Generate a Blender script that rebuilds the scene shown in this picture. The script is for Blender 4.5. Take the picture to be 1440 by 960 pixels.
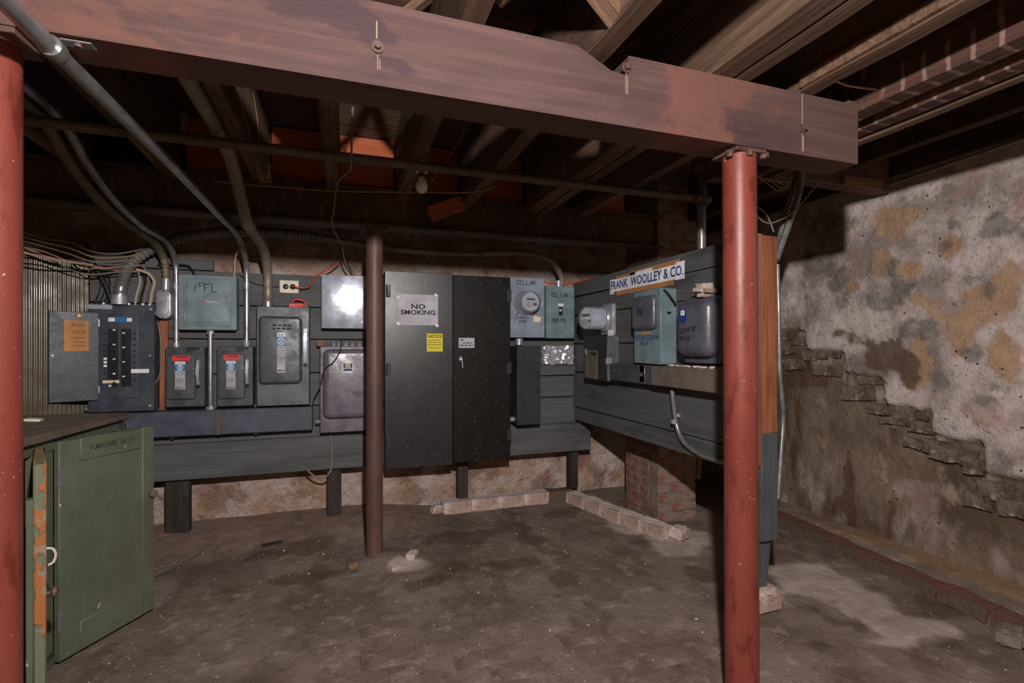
import bpy, bmesh, math, random
from mathutils import Vector, Matrix, noise
random.seed(7)
PI = math.pi
for o in list(bpy.data.objects): bpy.data.objects.remove(o)
sc = bpy.context.scene
col = sc.collection

# ------------------------------------------------------------ camera, world, light, exposure
F, CX, HZ, EYE, YAW = 700.0, 720.0, 488.0, 1.15, math.radians(18.8)
cd = bpy.data.cameras.new('camera'); cam = bpy.data.objects.new('camera', cd); col.objects.link(cam)
cd.sensor_width = 36; cd.lens = F/1440*36; cd.shift_y = (HZ-480)/1440; cd.clip_start = .02
cam.location = (0, 0, EYE); cam.rotation_euler = (PI/2, 0, -YAW)
sc.camera = cam
w = bpy.data.worlds.new('world'); sc.world = w; w.use_nodes = True
w.node_tree.nodes['Background'].inputs[0].default_value = (1.0, .58, .30, 1)
w.node_tree.nodes['Background'].inputs[1].default_value = .125
LAMP = Vector((.10, .0, EYE+.625))
ld = bpy.data.lights.new('cellar_lamp_light', 'POINT'); ld.energy = 120; ld.shadow_soft_size = .028; ld.color = (1, .935, .90)
ld.use_nodes = True; _n = ld.node_tree.nodes; _f = _n.new('ShaderNodeLightFalloff'); _f.inputs['Strength'].default_value = .5
ld.node_tree.links.new(_f.outputs['Linear'], _n['Emission'].inputs['Strength'])
lo = bpy.data.objects.new('cellar_lamp_light', ld); col.objects.link(lo); lo.location = LAMP
vs = sc.view_settings; vs.view_transform = 'Standard'; vs.look = 'None'; vs.gamma = 1; vs.use_curve_mapping = False; vs.exposure = .52

# ------------------------------------------------------------ points in the room seen along a photo direction
cY, sY = math.cos(YAW), math.sin(YAW)
def ray(px, py):
    r, u = (px-CX)/F, (HZ-py)/F
    return Vector((sY+cY*r, cY-sY*r, u))
EYEP = Vector((0, 0, EYE))
def onY(px, py, Y): d = ray(px, py); return EYEP + d*(Y/d.y)
def onX(px, py, X): d = ray(px, py); return EYEP + d*(X/d.x)
def onZ(px, py, Z): d = ray(px, py); return EYEP + d*((Z-EYE)/d.z)
def rectY(x0, y0, x1, y1, Y):            # X0, X1, Z0, Z1 of a face on a plane parallel to the back wall
    ym, xm = (y0+y1)/2, (x0+x1)/2
    return onY(x0, ym, Y).x, onY(x1, ym, Y).x, onY(xm, y1, Y).z, onY(xm, y0, Y).z

# ------------------------------------------------------------ materials
def L(c):
    return tuple(((v/255)/12.92 if v/255 <= .04045 else ((v/255+.055)/1.055)**2.4) for v in c) + (1,)
class NT:
    def __init__(s, name, rough=.6, metal=0, spec=.5):
        s.m = bpy.data.materials.new(name); s.m.use_nodes = True; s.t = s.m.node_tree
        s.b = s.t.nodes['Principled BSDF']; s.b.inputs['Metallic'].default_value = metal
        s.b.inputs['Roughness'].default_value = rough; s.b.inputs['Specular IOR Level'].default_value = spec
        s.co = s.t.nodes.new('ShaderNodeTexCoord').outputs['Object']; s.h = None
    def n(s, kind): return s.t.nodes.new('ShaderNode'+kind)
    def ln(s, a, b): s.t.links.new(a, b)
    def mp(s, st=(1, 1, 1), loc=(0, 0, 0)):
        m = s.n('Mapping'); s.ln(s.co, m.inputs[0]); m.inputs['Scale'].default_value = st; m.inputs['Location'].default_value = loc
        return m.outputs[0]
    def ramp(s, f, lo, hi, a=0., b=1.):
        m = s.n('MapRange'); s.ln(f, m.inputs[0]); m.inputs[1].default_value = lo; m.inputs[2].default_value = hi
        m.inputs[3].default_value = a; m.inputs[4].default_value = b; m.interpolation_type = 'SMOOTHSTEP'
        return m.outputs[0]
    def noise(s, sc_, lo=.4, hi=.6, st=(1, 1, 1), det=5, ro=.6, dist=0., loc=(0, 0, 0)):
        x = s.n('TexNoise'); s.ln(s.mp(st, loc), x.inputs['Vector']); x.inputs['Scale'].default_value = sc_
        x.inputs['Detail'].default_value = det; x.inputs['Roughness'].default_value = ro; x.inputs['Distortion'].default_value = dist
        return s.ramp(x.outputs['Fac'], lo, hi)
    def vor(s, sc_, lo, hi, st=(1, 1, 1), feat='F1'):
        x = s.n('TexVoronoi'); x.feature = feat; s.ln(s.mp(st), x.inputs['Vector']); x.inputs['Scale'].default_value = sc_
        return s.ramp(x.outputs['Distance'], lo, hi)
    def attr(s, name):
        x = s.n('Attribute'); x.attribute_name = name; return x.outputs['Fac']
    def math(s, op, a, b):
        x = s.n('Math'); x.operation = op; x.use_clamp = True
        for i, v in enumerate((a, b)):
            if isinstance(v, (int, float)): x.inputs[i].default_value = v
            else: s.ln(v, x.inputs[i])
        return x.outputs[0]
    def mix(s, fac, a, b, mode='MIX'):
        x = s.n('Mix'); x.data_type = 'RGBA'; x.blend_type = mode
        if isinstance(fac, (int, float)): x.inputs[0].default_value = fac
        else: s.ln(fac, x.inputs[0])
        for i, v in ((6, a), (7, b)):
            if isinstance(v, tuple): x.inputs[i].default_value = v if len(v) == 4 else L(v)
            else: s.ln(v, x.inputs[i])
        return x.outputs[2]
    def base(s, c):
        if isinstance(c, tuple): s.b.inputs['Base Color'].default_value = c if len(c) == 4 else L(c)
        else: s.ln(c, s.b.inputs['Base Color'])
        return s
    def rough(s, f, a, b): s.ln(s.ramp(f, 0, 1, a, b), s.b.inputs['Roughness']); return s
    def bump(s, f, st=.4, d=.01):
        x = s.n('Bump'); x.inputs['Strength'].default_value = st; x.inputs['Distance'].default_value = d
        s.ln(f, x.inputs['Height'])
        if s.h: s.ln(s.h, x.inputs['Normal'])
        s.h = x.outputs[0]; s.ln(s.h, s.b.inputs['Normal']); return s
def plain(name, c, rough=.6, metal=0, spec=.5): return NT(name, rough, metal, spec).base(c).m
def paint(name, c, dirt=(40, 30, 25), amt=.5, rough=.45, metal=0, bump=.08, spec=.5, rv=.11):
    t = NT(name, rough, metal, spec)
    c2 = tuple(min(255, int(v*1.16)+3) for v in c)
    k = t.mix(t.noise(9, .35, .7), c, c2)
    d = t.math('MULTIPLY', t.noise(22, .52, .72, det=8), amt)
    k = t.mix(d, k, dirt)
    k = t.mix(t.math('MULTIPLY', t.noise(160, .66, .74, det=2), .35), k, tuple(min(255, v+45) for v in c))
    t.base(k).rough(t.noise(14, .3, .7), rough-rv*.7, rough+rv*1.3).bump(t.noise(70, .2, .8), bump, .004)
    return t.m
def wood(name, c1, c2, ax='x', rough=.75, grain=1., knots=(40, 25, 20), extra=None, bump=.5, spec=.3):
    t = NT(name, rough, 0, spec)
    st = {'x': (1.1, 26, 26), 'y': (26, 1.1, 26), 'z': (26, 26, 1.1)}[ax]
    st2 = {'x': (1, 4, 4), 'y': (4, 1, 4), 'z': (4, 4, 1)}[ax]
    g = t.noise(1.6*grain, .3, .7, st, det=8, ro=.7, dist=.4)
    k = t.mix(g, c1, c2)
    k = t.mix(t.math('MULTIPLY', t.noise(1.3, .5, .66, st2, det=4), .55), k, knots)
    if extra: k = extra(t, k)
    t.base(k).bump(g, bump, .006).bump(t.noise(60, .3, .7), .15, .003)
    return t.m

def stain_beam(t, k):
    k = t.mix(t.math('MULTIPLY', t.noise(1.6, .50, .58, (1, .6, 1.5), det=6, dist=.6, loc=(3.2, 0, .4)), .85), k, (124, 84, 74))
    k = t.mix(t.math('MULTIPLY', t.noise(2.2, .56, .62, (1, .6, 2.4), det=6, loc=(.7, 2, 5)), .7), k, (70, 54, 62))
    return k
M = {}
M['beam'] = wood('beam_timber', (88, 66, 64), (110, 84, 80), 'x', .7, .9, (74, 56, 60), stain_beam, .35)
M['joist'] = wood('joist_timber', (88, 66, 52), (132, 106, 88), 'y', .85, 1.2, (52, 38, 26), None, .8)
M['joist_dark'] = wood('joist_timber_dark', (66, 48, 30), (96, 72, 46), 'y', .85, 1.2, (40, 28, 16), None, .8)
def lath(t, k):
    x = t.n('TexWave'); x.wave_type = 'BANDS'; x.bands_direction = 'Y'; t.ln(t.mp(), x.inputs['Vector'])
    x.inputs['Scale'].default_value = 5.2; x.inputs['Distortion'].default_value = 1.2; x.inputs['Detail Scale'].default_value = 3
    return t.mix(t.math('MULTIPLY', t.ramp(x.outputs['Fac'], .84, .97), t.noise(9, .42, .55)), k, (150, 122, 112))
M['joist_lath'] = wood('joist_timber_lath_marks', (74, 52, 44), (108, 78, 66), 'y', .85, 1.2, (46, 32, 26), lath, .8)
M['bridging'] = wood('bridging_timber', (112, 84, 66), (160, 126, 104), 'x', .85, 1.4, (70, 48, 34), None, .7)
M['subfloor'] = wood('subfloor_timber', (84, 62, 50), (118, 92, 78), 'x', .85, 1, (50, 36, 26), None, .6)
M['blocking'] = wood('blocking_timber', (150, 76, 42), (190, 104, 66), 'x', .75, 1, (96, 46, 24), None, .4)
M['raw_stud'] = wood('raw_stud_timber', (124, 68, 46), (170, 106, 78), 'z', .7, 1, (92, 48, 30), None, .3)
M['scrap_wood'] = wood('scrap_timber', (150, 78, 36), (184, 104, 54), 'x', .7, 1, (110, 56, 26), None, .3)
M['leg_wood'] = wood('dark_leg_timber', (44, 38, 36), (68, 60, 56), 'z', .8, 1, (24, 20, 18), None, .4)
M['plank'] = wood('grey_painted_plank', (80, 81, 83), (94, 95, 97), 'x', .62, .8, (52, 50, 50), None, .22)
M['plank_side'] = wood('grey_painted_plank_side', (80, 81, 83), (94, 95, 97), 'y', .62, .8, (52, 50, 50), None, .22)
M['plank_leg'] = wood('grey_painted_leg', (72, 76, 80), (88, 92, 95), 'z', .6, .8, (54, 54, 55), None, .2)
def rusty(name, a, b, c, rough=.5):
    t = NT(name, rough, 0, .5)
    k = t.mix(t.noise(5, .35, .65, (1, 1, .35), det=7), a, b)
    k = t.mix(t.math('MULTIPLY', t.noise(26, .52, .68, (1, 1, .3), det=6), .8), k, c)
    k = t.mix(t.noise(90, .70, .76, det=2), k, (190, 160, 150))
    return t.base(k).bump(t.noise(60, .3, .7, (1, 1, .5)), .1, .003).m
M['red_post'] = rusty('red_oxide_post', (126, 58, 48), (142, 70, 60), (100, 42, 33), .42)
M['rust_post'] = rusty('rusted_steel_post', (84, 62, 56), (104, 78, 72), (98, 52, 36), .5)
M['ibeam'] = rusty('dirty_steel_girder', (58, 46, 34), (82, 64, 46), (120, 76, 38), .7)
M['iron_pipe'] = paint('iron_pipe', (88, 78, 64), (50, 38, 26), .5, .5, .3)
M['emt'] = paint('galvanized_conduit', (150, 150, 152), (84, 76, 66), .45, .34, .7)
M['emt_dull'] = paint('dusty_conduit', (128, 118, 104), (70, 56, 40), .6, .5, .3)
M['flex'] = paint('flexible_metal_conduit', (132, 132, 132), (80, 72, 62), .4, .4, .6)
M['flex_dull'] = paint('dusty_flexible_conduit', (110, 100, 82), (62, 50, 34), .5, .55, .3)
M['cast'] = paint('cast_aluminium', (158, 158, 168), (90, 86, 84), .4, .4, .5)
M['dark_iron'] = rusty('rusty_bolt_iron', (84, 62, 58), (104, 78, 70), (66, 40, 34), .6)
M['panel_blue'] = paint('dark_blue_grey_enamel', (58, 64, 74), (38, 38, 42), .4, .38)
M['switch_grey'] = paint('dark_grey_enamel', (64, 68, 73), (42, 40, 40), .4, .38)
M['switch_light'] = paint('mid_grey_enamel', (84, 90, 96), (52, 50, 50), .4, .42)
M['purple_grey'] = paint('purplish_grey_enamel', (98, 92, 104), (66, 58, 58), .4, .3)
M['slate'] = paint('slate_purple_enamel', (78, 78, 90), (50, 46, 48), .4, .28)
M['box_teal'] = paint('blue_green_grey_enamel', (104, 122, 128), (70, 76, 76), .3, .42)
M['box_light'] = paint('light_blue_grey_enamel', (122, 132, 146), (84, 86, 92), .3, .42)
M['trough'] = paint('blue_grey_trough_enamel', (66, 70, 84), (50, 48, 54), .4, .45)
M['trough_tan'] = paint('dusty_tan_trough', (98, 88, 78), (66, 56, 48), .5, .7)
M['galv'] = paint('galvanized_sheet', (150, 154, 168), (126, 128, 138), .3, .075, .12, .003, .3, .01)
M['black'] = paint('black_enamel_sheet', (22, 21, 20), (16, 14, 13), .25, .42, 0, .02, .25, .02)
M['black_gloss'] = paint('worn_black_enamel_sheet', (36, 36, 38), (30, 28, 28), .25, .34, 0, .02, .45, .015)
M['black_matt'] = paint('black_matt_box', (42, 42, 46), (28, 26, 26), .4, .5)
def speck(m):  # paint flecks
    nt = m.node_tree; b = nt.nodes['Principled BSDF']; s = b.inputs['Base Color'].links[0].from_socket
    v = nt.nodes.new('ShaderNodeTexVoronoi'); v.inputs['Scale'].default_value = 28
    tc = nt.nodes.new('ShaderNodeTexCoord'); nt.links.new(tc.outputs['Object'], v.inputs['Vector'])
    r = nt.nodes.new('ShaderNodeMapRange'); r.inputs[1].default_value = .13; r.inputs[2].default_value = .08; r.inputs[3].default_value = 0; r.inputs[4].default_value = .3
    nt.links.new(v.outputs['Distance'], r.inputs[0])
    mx = nt.nodes.new('ShaderNodeMix'); mx.data_type = 'RGBA'; mx.inputs[7].default_value = L((170, 168, 160))
    nt.links.new(r.outputs[0], mx.inputs[0]); nt.links.new(s, mx.inputs[6]); nt.links.new(mx.outputs[2], b.inputs['Base Color'])
speck(M['black']); speck(M['black_gloss'])
M['black_plastic'] = plain('black_plastic', (22, 22, 24), .45)
M['breaker'] = paint('black_breaker', (24, 24, 26), (14, 14, 14), .3, .5)
M['ivory'] = paint('ivory_plate', (206, 196, 176), (150, 136, 112), .3, .45)
M['paper'] = paint('dull_white_paper', (176, 174, 182), (140, 136, 136), .25, .8, 0, .03)
M['white'] = paint('white_sticker', (216, 216, 222), (170, 168, 168), .2, .6, 0, .02)
M['grey_label'] = paint('grey_label', (158, 158, 164), (120, 118, 120), .2, .5, 0, .02)
M['blue'] = plain('blue_print', (32, 110, 160), .5)
M['deep_blue'] = plain('deep_blue_print', (28, 58, 128), .6)
M['navy'] = plain('navy_print', (30, 42, 92), .5)
M['cream'] = plain('cream_print', (188, 178, 128), .5)
M['red'] = paint('red_tape', (206, 52, 52), (150, 30, 30), .4, .5)
M['yellow'] = paint('yellow_notice_paper', (214, 200, 48), (180, 160, 50), .25, .65, 0, .03)
M['ink'] = plain('black_ink', (18, 17, 20), .7)
M['ink_faint'] = plain('faded_ink', (60, 58, 66), .7)
M['tan_card'] = paint('tan_card', (176, 122, 74), (150, 96, 54), .4, .8, 0, .03)
M['cardboard'] = paint('brown_cardboard', (160, 112, 66), (112, 76, 42), .5, .85, 0, .05)
M['foil'] = NT('crumpled_clear_wrap', .3, .5).base((196, 196, 208)).m
M['orange_wire'] = plain('orange_red_cable', (196, 74, 50), .5)
M['black_wire'] = plain('black_cable', (24, 22, 22), .5)
M['grey_wire'] = plain('grey_cable', (120, 114, 106), .6)
M['white_wire'] = plain('cream_cable', (176, 160, 140), .6)
M['pink_wire'] = plain('pinkish_cable', (176, 124, 116), .6)
M['tan_wire'] = plain('tan_twine', (148, 120, 88), .8)
M['chalk'] = plain('pale_drip', (168, 148, 122), .9)
M['glass_bulb'] = plain('frosted_bulb_glass', (216, 214, 220), .25)
M['porcelain'] = plain('porcelain', (190, 182, 170), .35)
M['brass'] = plain('brass', (150, 112, 60), .35, .9)
M['rope'] = plain('white_plastic_hook', (208, 200, 190), .5)
g = NT('meter_glass', .04); g.base((235, 238, 245)); g.b.inputs['Transmission Weight'].default_value = .92; g.b.inputs['IOR'].default_value = 1.25; M['glass'] = g.m
M['meter_face'] = paint('meter_dial_plate', (186, 188, 202), (140, 140, 150), .2, .5)
t = NT('cabinet_green', .55)
k = t.mix(t.noise(5, .35, .65), (84, 93, 77), (98, 104, 85))
k = t.mix(t.math('MULTIPLY', t.noise(3, .5, .68, (1, 1, .6), det=6), .6), k, (92, 84, 66))
k = t.mix(t.noise(30, .69, .73, (1, 1, .5), det=4), k, (186, 184, 170))
t.base(k).bump(t.noise(80, .3, .7), .15, .003); M['green'] = t.m
t = NT('peeling_paint', .7)
k = t.mix(t.noise(16, .47, .52, (1, 1, .5), det=5), (112, 116, 92), (168, 104, 56))
k = t.mix(t.noise(24, .58, .62, det=5), k, (150, 132, 112))
t.base(k).bump(t.noise(16, .47, .52, (1, 1, .5), det=5), .7, .004); M['peel'] = t.m
M['counter'] = paint('dusty_counter_top', (96, 84, 74), (66, 54, 44), .6, .85)
t = NT('corrugated_tan', .36, 0, .6)
k = t.mix(t.noise(3, .3, .7, (1, 1, .4)), (92, 82, 66), (74, 64, 50))
t.base(k).rough(t.noise(8, .3, .7), .24, .5); M['corrugated'] = t.m
t = NT('red_brick', .85, 0, .3)
k = t.mix(t.noise(14, .35, .65), (138, 86, 74), (116, 70, 60))
k = t.mix(t.math('MULTIPLY', t.noise(7, .46, .58, det=7, ro=.7), .85), k, (142, 124, 113))
t.base(k).bump(t.noise(50, .3, .7), .5, .006); M['brick'] = t.m
t = NT('whitewashed_brick', .9, 0, .3)
k = t.mix(t.noise(6, .46, .56, det=7), (206, 190, 182), (176, 150, 138))
k = t.mix(t.math('MULTIPLY', t.noise(20, .55, .7), .6), k, (120, 104, 96))
t.base(k).bump(t.noise(30, .3, .7), .6, .008); M['white_brick'] = t.m
t = NT('dusty_edging_brick', .9, 0, .3)
k = t.mix(t.noise(5, .4, .6, det=6), (110, 74, 62), (98, 84, 74))
t.base(k).bump(t.noise(30, .3, .7), .6, .008); M['edge_brick'] = t.m
t = NT('mortar', .95, 0, .2)
t.base(t.mix(t.noise(12, .35, .65), (136, 124, 112), (106, 94, 84))).bump(t.noise(50, .3, .7), .6, .006); M['mortar'] = t.m
t = NT('wall_stone', .9, 0, .3)
k = t.mix(t.noise(7, .4, .6, det=7), (122, 108, 98), (92, 78, 67))
k = t.mix(t.math('MULTIPLY', t.noise(16, .52, .64, det=7), .7), k, (164, 150, 142))
t.base(k).bump(t.noise(24, .25, .75, det=9), .8, .015); M['stone'] = t.m

# stone cellar wall with flaking limewash
def wall_mat(name, attrs=True):
    t = NT(name, .92, 0, .25)
    f = t.noise(3.2, .36, .62, det=9, ro=.66)
    lime = t.mix(f, (140, 126, 120), (200, 186, 182))
    lime = t.mix(t.math('MULTIPLY', t.noise(5, .53, .66, det=9, ro=.72), .75), lime, (118, 110, 106))
    lime = t.mix(t.math('MULTIPLY', t.noise(4, .55, .68, det=5, loc=(5, 1, 2)), .6), lime, (160, 124, 108))
    low = t.mix(t.noise(2.6, .36, .62, (1, 1, .55), det=9, ro=.65), (132, 114, 98), (92, 75, 61))
    low = t.mix(t.math('MULTIPLY', t.noise(6, .52, .66, (1, 1, .7), det=7, loc=(2, 7, 1)), .75), low, (164, 146, 130))
    low = t.mix(t.math('MULTIPLY', t.noise(2.6, .54, .66, (1, 1.6, .35), det=4, loc=(9, 2, 4)), .75), low, (84, 56, 40))
    k = t.mix(t.attr('lime'), low, lime)
    k = t.mix(t.math('MULTIPLY', t.attr('ochre'), .92), k, t.mix(t.noise(12, .3, .7), (178, 146, 116), (162, 132, 106)))
    k = t.mix(t.math('MULTIPLY', t.attr('brown'), .85), k, t.mix(t.noise(9, .3, .7, det=7), (104, 76, 60), (78, 64, 54)))
    k = t.mix(t.math('MULTIPLY', t.attr('grey'), .62), k, t.mix(t.noise(20, .3, .7, det=7), (112, 110, 106), (82, 80, 78)))
    k = t.mix(t.vor(14, .11, .05, feat='F1'), k, (52, 46, 42))
    k = t.mix(t.math('MULTIPLY', t.noise(45, .58, .68, det=6), .5), k, (70, 62, 58))
    t.base(k).bump(t.noise(9, .25, .75, det=9, ro=.65), .5, .025).bump(t.noise(60, .3, .7, det=5), .35, .005)
    return t.m
M['wall_r'] = wall_mat('limewashed_stone_wall')
t = NT('flaking_plaster_wall', .92, 0, .25)
k = t.mix(t.noise(4.5, .38, .62, det=9, ro=.66), (168, 138, 118), (186, 172, 166))
k = t.mix(t.math('MULTIPLY', t.noise(6, .5, .62, det=8, loc=(4, 4, 1)), .75), k, (128, 104, 88))
k = t.mix(t.math('MULTIPLY', t.noise(3, .56, .68, det=5, loc=(1, 8, 3)), .7), k, (156, 96, 74))
k = t.mix(t.math('MULTIPLY', t.noise(40, .58, .68, det=6), .5), k, (90, 76, 68))
t.base(k).bump(t.noise(10, .25, .75, det=9), .9, .025); M['wall_b'] = t.m
M['wall_dark'] = paint('sooty_stone_wall', (92, 74, 58), (52, 40, 30), .7, .95)
t = NT('cellar_floor', .9, 0, .25)
k = t.mix(t.noise(2.4, .34, .66, det=9, ro=.68), (106, 90, 82), (136, 120, 111))
k = t.mix(t.math('MULTIPLY', t.noise(5, .5, .66, (1, .6, 1), det=8, loc=(3, 1, 0)), .75), k, (94, 77, 68))
k = t.mix(t.math('MULTIPLY', t.noise(11, .54, .68, det=8), .5), k, (164, 148, 138))
k = t.mix(t.math('MULTIPLY', t.attr('pale'), .85), k, t.mix(t.noise(8, .3, .7, det=7), (196, 180, 172), (166, 150, 143)))
k = t.mix(t.math('MULTIPLY', t.attr('sand'), .9), k, t.mix(t.noise(20, .3, .7), (166, 134, 100), (148, 120, 92)))
k = t.mix(t.math('MULTIPLY', t.attr('dust'), .8), k, t.mix(t.noise(14, .3, .7, det=8), (150, 122, 104), (118, 98, 86)))
k = t.mix(t.math('MULTIPLY', t.attr('damp'), .6), k, t.mix(t.noise(10, .3, .7, det=7), (74, 56, 46), (90, 72, 60)))
k = t.mix(t.noise(130, .70, .75, det=2), k, (180, 166, 154))
k = t.mix(t.math('MULTIPLY', t.noise(60, .60, .70, det=4), .5), k, (56, 46, 42))
br = t.n('TexBrick'); t.ln(t.mp((4.6, 4.6, 1), (.3, .2, 0)), br.inputs['Vector']); br.inputs['Scale'].default_value = 1.0; br.inputs['Mortar Size'].default_value = .02; br.inputs['Mortar Smooth'].default_value = .6
t.base(k).bump(t.math('SUBTRACT', 1.0, t.math('MULTIPLY', br.outputs['Fac'], t.noise(3, .5, .64))), .18, .006).bump(t.noise(14, .25, .75, det=9, ro=.65), .32, .015).bump(t.noise(90, .3, .7), .35, .004); M['floor'] = t.m

# ------------------------------------------------------------ mesh helpers
class MB:
    def __init__(s): s.bm = bmesh.new()
    def _join(s, b, mtx=None):
        me = bpy.data.meshes.new('tmp'); b.to_mesh(me); b.free()
        if mtx: me.transform(mtx)
        s.bm.from_mesh(me); bpy.data.meshes.remove(me); return s
    def box(s, x0, x1, y0, y1, z0, z1, bev=0, seg=1, mtx=None):
        b = bmesh.new(); bmesh.ops.create_cube(b, size=1)
        for v in b.verts: v.co = Vector(((x0+x1)/2+v.co.x*(x1-x0), (y0+y1)/2+v.co.y*(y1-y0), (z0+z1)/2+v.co.z*(z1-z0)))
        if bev: bmesh.ops.bevel(b, geom=b.edges[:], offset=bev, segments=seg, affect='EDGES', clamp_overlap=True)
        return s._join(b, mtx)
    def cover(s, x0, x1, y0, y1, z0, z1, r, f):   # plate standing proud to y0 with round corners r and a soft front edge f
        cx_, cz_, hw, hh_ = (x0+x1)/2, (z0+z1)/2, (x1-x0)/2, (z1-z0)/2; r = min(r, hw*.98, hh_*.98); f = min(f, hw*.9, hh_*.9, abs(y1-y0))
        def ring(ins, y):
            rr = max(r-ins, .0006); w_, h_ = hw-ins, hh_-ins; out = []
            for qx, qz, a0 in ((1, 1, 0), (-1, 1, 90), (-1, -1, 180), (1, -1, 270)):
                for k in range(6):
                    a = math.radians(a0+k*18); out.append(s.bm.verts.new((cx_+qx*(w_-rr)+rr*math.cos(a), y, cz_+qz*(h_-rr)+rr*math.sin(a))))
            return out
        rings = [ring(0, y1)]+[ring(f*(1-math.cos(t*PI/10)), y0+f-f*math.sin(t*PI/10)) for t in range(6)]
        for A, B in zip(rings, rings[1:]):
            for i in range(24): s.bm.faces.new((A[i], A[(i+1) % 24], B[(i+1) % 24], B[i]))
        s.bm.faces.new(rings[-1]); s.bm.faces.new(rings[0][::-1]); return s
    def cyl(s, p0, p1, r, n=14, r2=None):
        p0, p1 = Vector(p0), Vector(p1); d = p1-p0
        b = bmesh.new(); bmesh.ops.create_cone(b, cap_ends=True, segments=n, radius1=r, radius2=r if r2 is None else r2, depth=d.length)
        return s._join(b, Matrix.Translation((p0+p1)/2) @ d.to_track_quat('Z', 'Y').to_matrix().to_4x4())
    def lathe(s, prof, p0, d, n=24):               # profile of (radius, distance along d)
        q = Vector(d).to_track_quat('Z', 'Y'); rings = []
        for r, h in prof:
            rings.append([s.bm.verts.new(Vector(p0)+q @ Vector((r*math.cos(2*PI*i/n), r*math.sin(2*PI*i/n), h))) for i in range(n)])
        for a, b in zip(rings, rings[1:]):
            for i in range(n): s.bm.faces.new((a[i], a[(i+1) % n], b[(i+1) % n], b[i]))
        if prof[0][0] > 1e-5: s.bm.faces.new(rings[0][::-1])
        if prof[-1][0] > 1e-5: s.bm.faces.new(rings[-1])
        return s
    def tube(s, pts, r, n=8, step=None, corr=0, wave=.012):
        pts = [Vector(p) for p in pts]
        P = spline(pts, step or max(.02, r)) if len(pts) > 2 else pts
        if corr:
            Q = []; acc = 0
            for a, b in zip(P, P[1:]):
                m = max(1, int((b-a).length/(wave/2)+.5))
                for i in range(m): Q.append(a.lerp(b, i/m))
            P = Q+[P[-1]]
        prev = None; rings = []; up = Vector((.13, .29, .95)).normalized()
        for i, p in enumerate(P):
            t = (P[min(i+1, len(P)-1)]-P[max(i-1, 0)]).normalized()
            if prev is None: x = t.cross(up).normalized()
            else: x = (prev-t*prev.dot(t)).normalized()
            prev = x; y = t.cross(x); rr = r*(1-corr*(i % 2)) if corr else r
            rings.append([s.bm.verts.new(p+(x*math.cos(2*PI*k/n)+y*math.sin(2*PI*k/n))*rr) for k in range(n)])
        for a, b in zip(rings, rings[1:]):
            for k in range(n): s.bm.faces.new((a[k], a[(k+1) % n], b[(k+1) % n], b[k]))
        s.bm.faces.new(rings[0][::-1]); s.bm.faces.new(rings[-1]); return s
    def prism(s, poly, off):                       # polygon (list of points) pushed along off
        off = Vector(off); a = [s.bm.verts.new(Vector(p)) for p in poly]; b = [s.bm.verts.new(Vector(p)+off) for p in poly]
        n = len(poly); s.bm.faces.new(a[::-1]); s.bm.faces.new(b)
        for i in range(n): s.bm.faces.new((a[i], a[(i+1) % n], b[(i+1) % n], b[i]))
        return s
    def rough(s, amp, sc_=8, seed=0):
        for v in s.bm.verts: v.co += noise.noise_vector(v.co*sc_+Vector((seed, seed*2, 0)))*amp
        return s
    def build(s, name, mat, parent=None, smooth=40):
        bmesh.ops.recalc_face_normals(s.bm, faces=s.bm.faces[:])
        me = bpy.data.meshes.new(name); s.bm.to_mesh(me); s.bm.free()
        me.materials.append(M[mat] if isinstance(mat, str) else mat)
        if smooth:
            me.polygons.foreach_set('use_smooth', [True]*len(me.polygons)); me.set_sharp_from_angle(angle=math.radians(smooth))
        o = bpy.data.objects.new(name, me); col.objects.link(o); o.parent = parent; return o
def spline(pts, step):
    out = []
    for i in range(len(pts)-1):
        p0 = pts[max(i-1, 0)]; p1 = pts[i]; p2 = pts[i+1]; p3 = pts[min(i+2, len(pts)-1)]
        m = max(2, int((p2-p1).length/step))
        for j in range(m):
            u = j/m
            out.append(.5*((2*p1)+(-p0+p2)*u+(2*p0-5*p1+4*p2-p3)*u*u+(-p0+3*p1-3*p2+p3)*u**3))
    return out+[pts[-1]]
def tag(o, label, cat, group=None, kind=None):
    if label: o['label'] = label
    if cat: o['category'] = cat
    if group: o['group'] = group
    if kind: o['kind'] = kind
    return o
def thing(name, label, cat, loc=(0, 0, 0), rz=0, group=None):
    o = bpy.data.objects.new(name, None); col.objects.link(o); o.empty_display_size = .05
    o.location = loc; o.rotation_euler = (0, 0, rz); return tag(o, label, cat, group)
def struct(o): o['kind'] = 'structure'; return o
def copy(o, parent=None, loc=None, rz=None):
    c = o.copy(); col.objects.link(c); c.parent = parent
    if loc is not None: c.location = loc
    if rz is not None: c.rotation_euler = (0, 0, rz)
    return c
def boxpart(name, mat, parent, *a, **k): return MB().box(*a, **k).build(name, mat, parent)

# printed lettering lies on a face whose outward side is local -y
def text(s, size, parent, mat, x, y, z, sx=1., name='lettering', rot=0., bold=0.):
    cu = bpy.data.curves.new('txt', 'FONT'); cu.body = s; cu.size = size; cu.align_x = 'CENTER'; cu.align_y = 'CENTER'; cu.extrude = .0004; cu.offset = bold*size; cu.resolution_u = 2
    o = bpy.data.objects.new('txt', cu); col.objects.link(o)
    me = bpy.data.meshes.new_from_object(o.evaluated_get(bpy.context.evaluated_depsgraph_get()))
    bpy.data.objects.remove(o); bpy.data.curves.remove(cu)
    me.transform(Matrix.Translation((x, y, z)) @ Matrix.Rotation(PI/2, 4, 'X') @ Matrix.Rotation(rot, 4, 'Z') @ Matrix.Diagonal((sx, 1, 1, 1)))
    me.name = name; me.materials.clear(); me.materials.append(M[mat])
    q = bpy.data.objects.new(name, me); col.objects.link(q); q.parent = parent; return q
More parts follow.
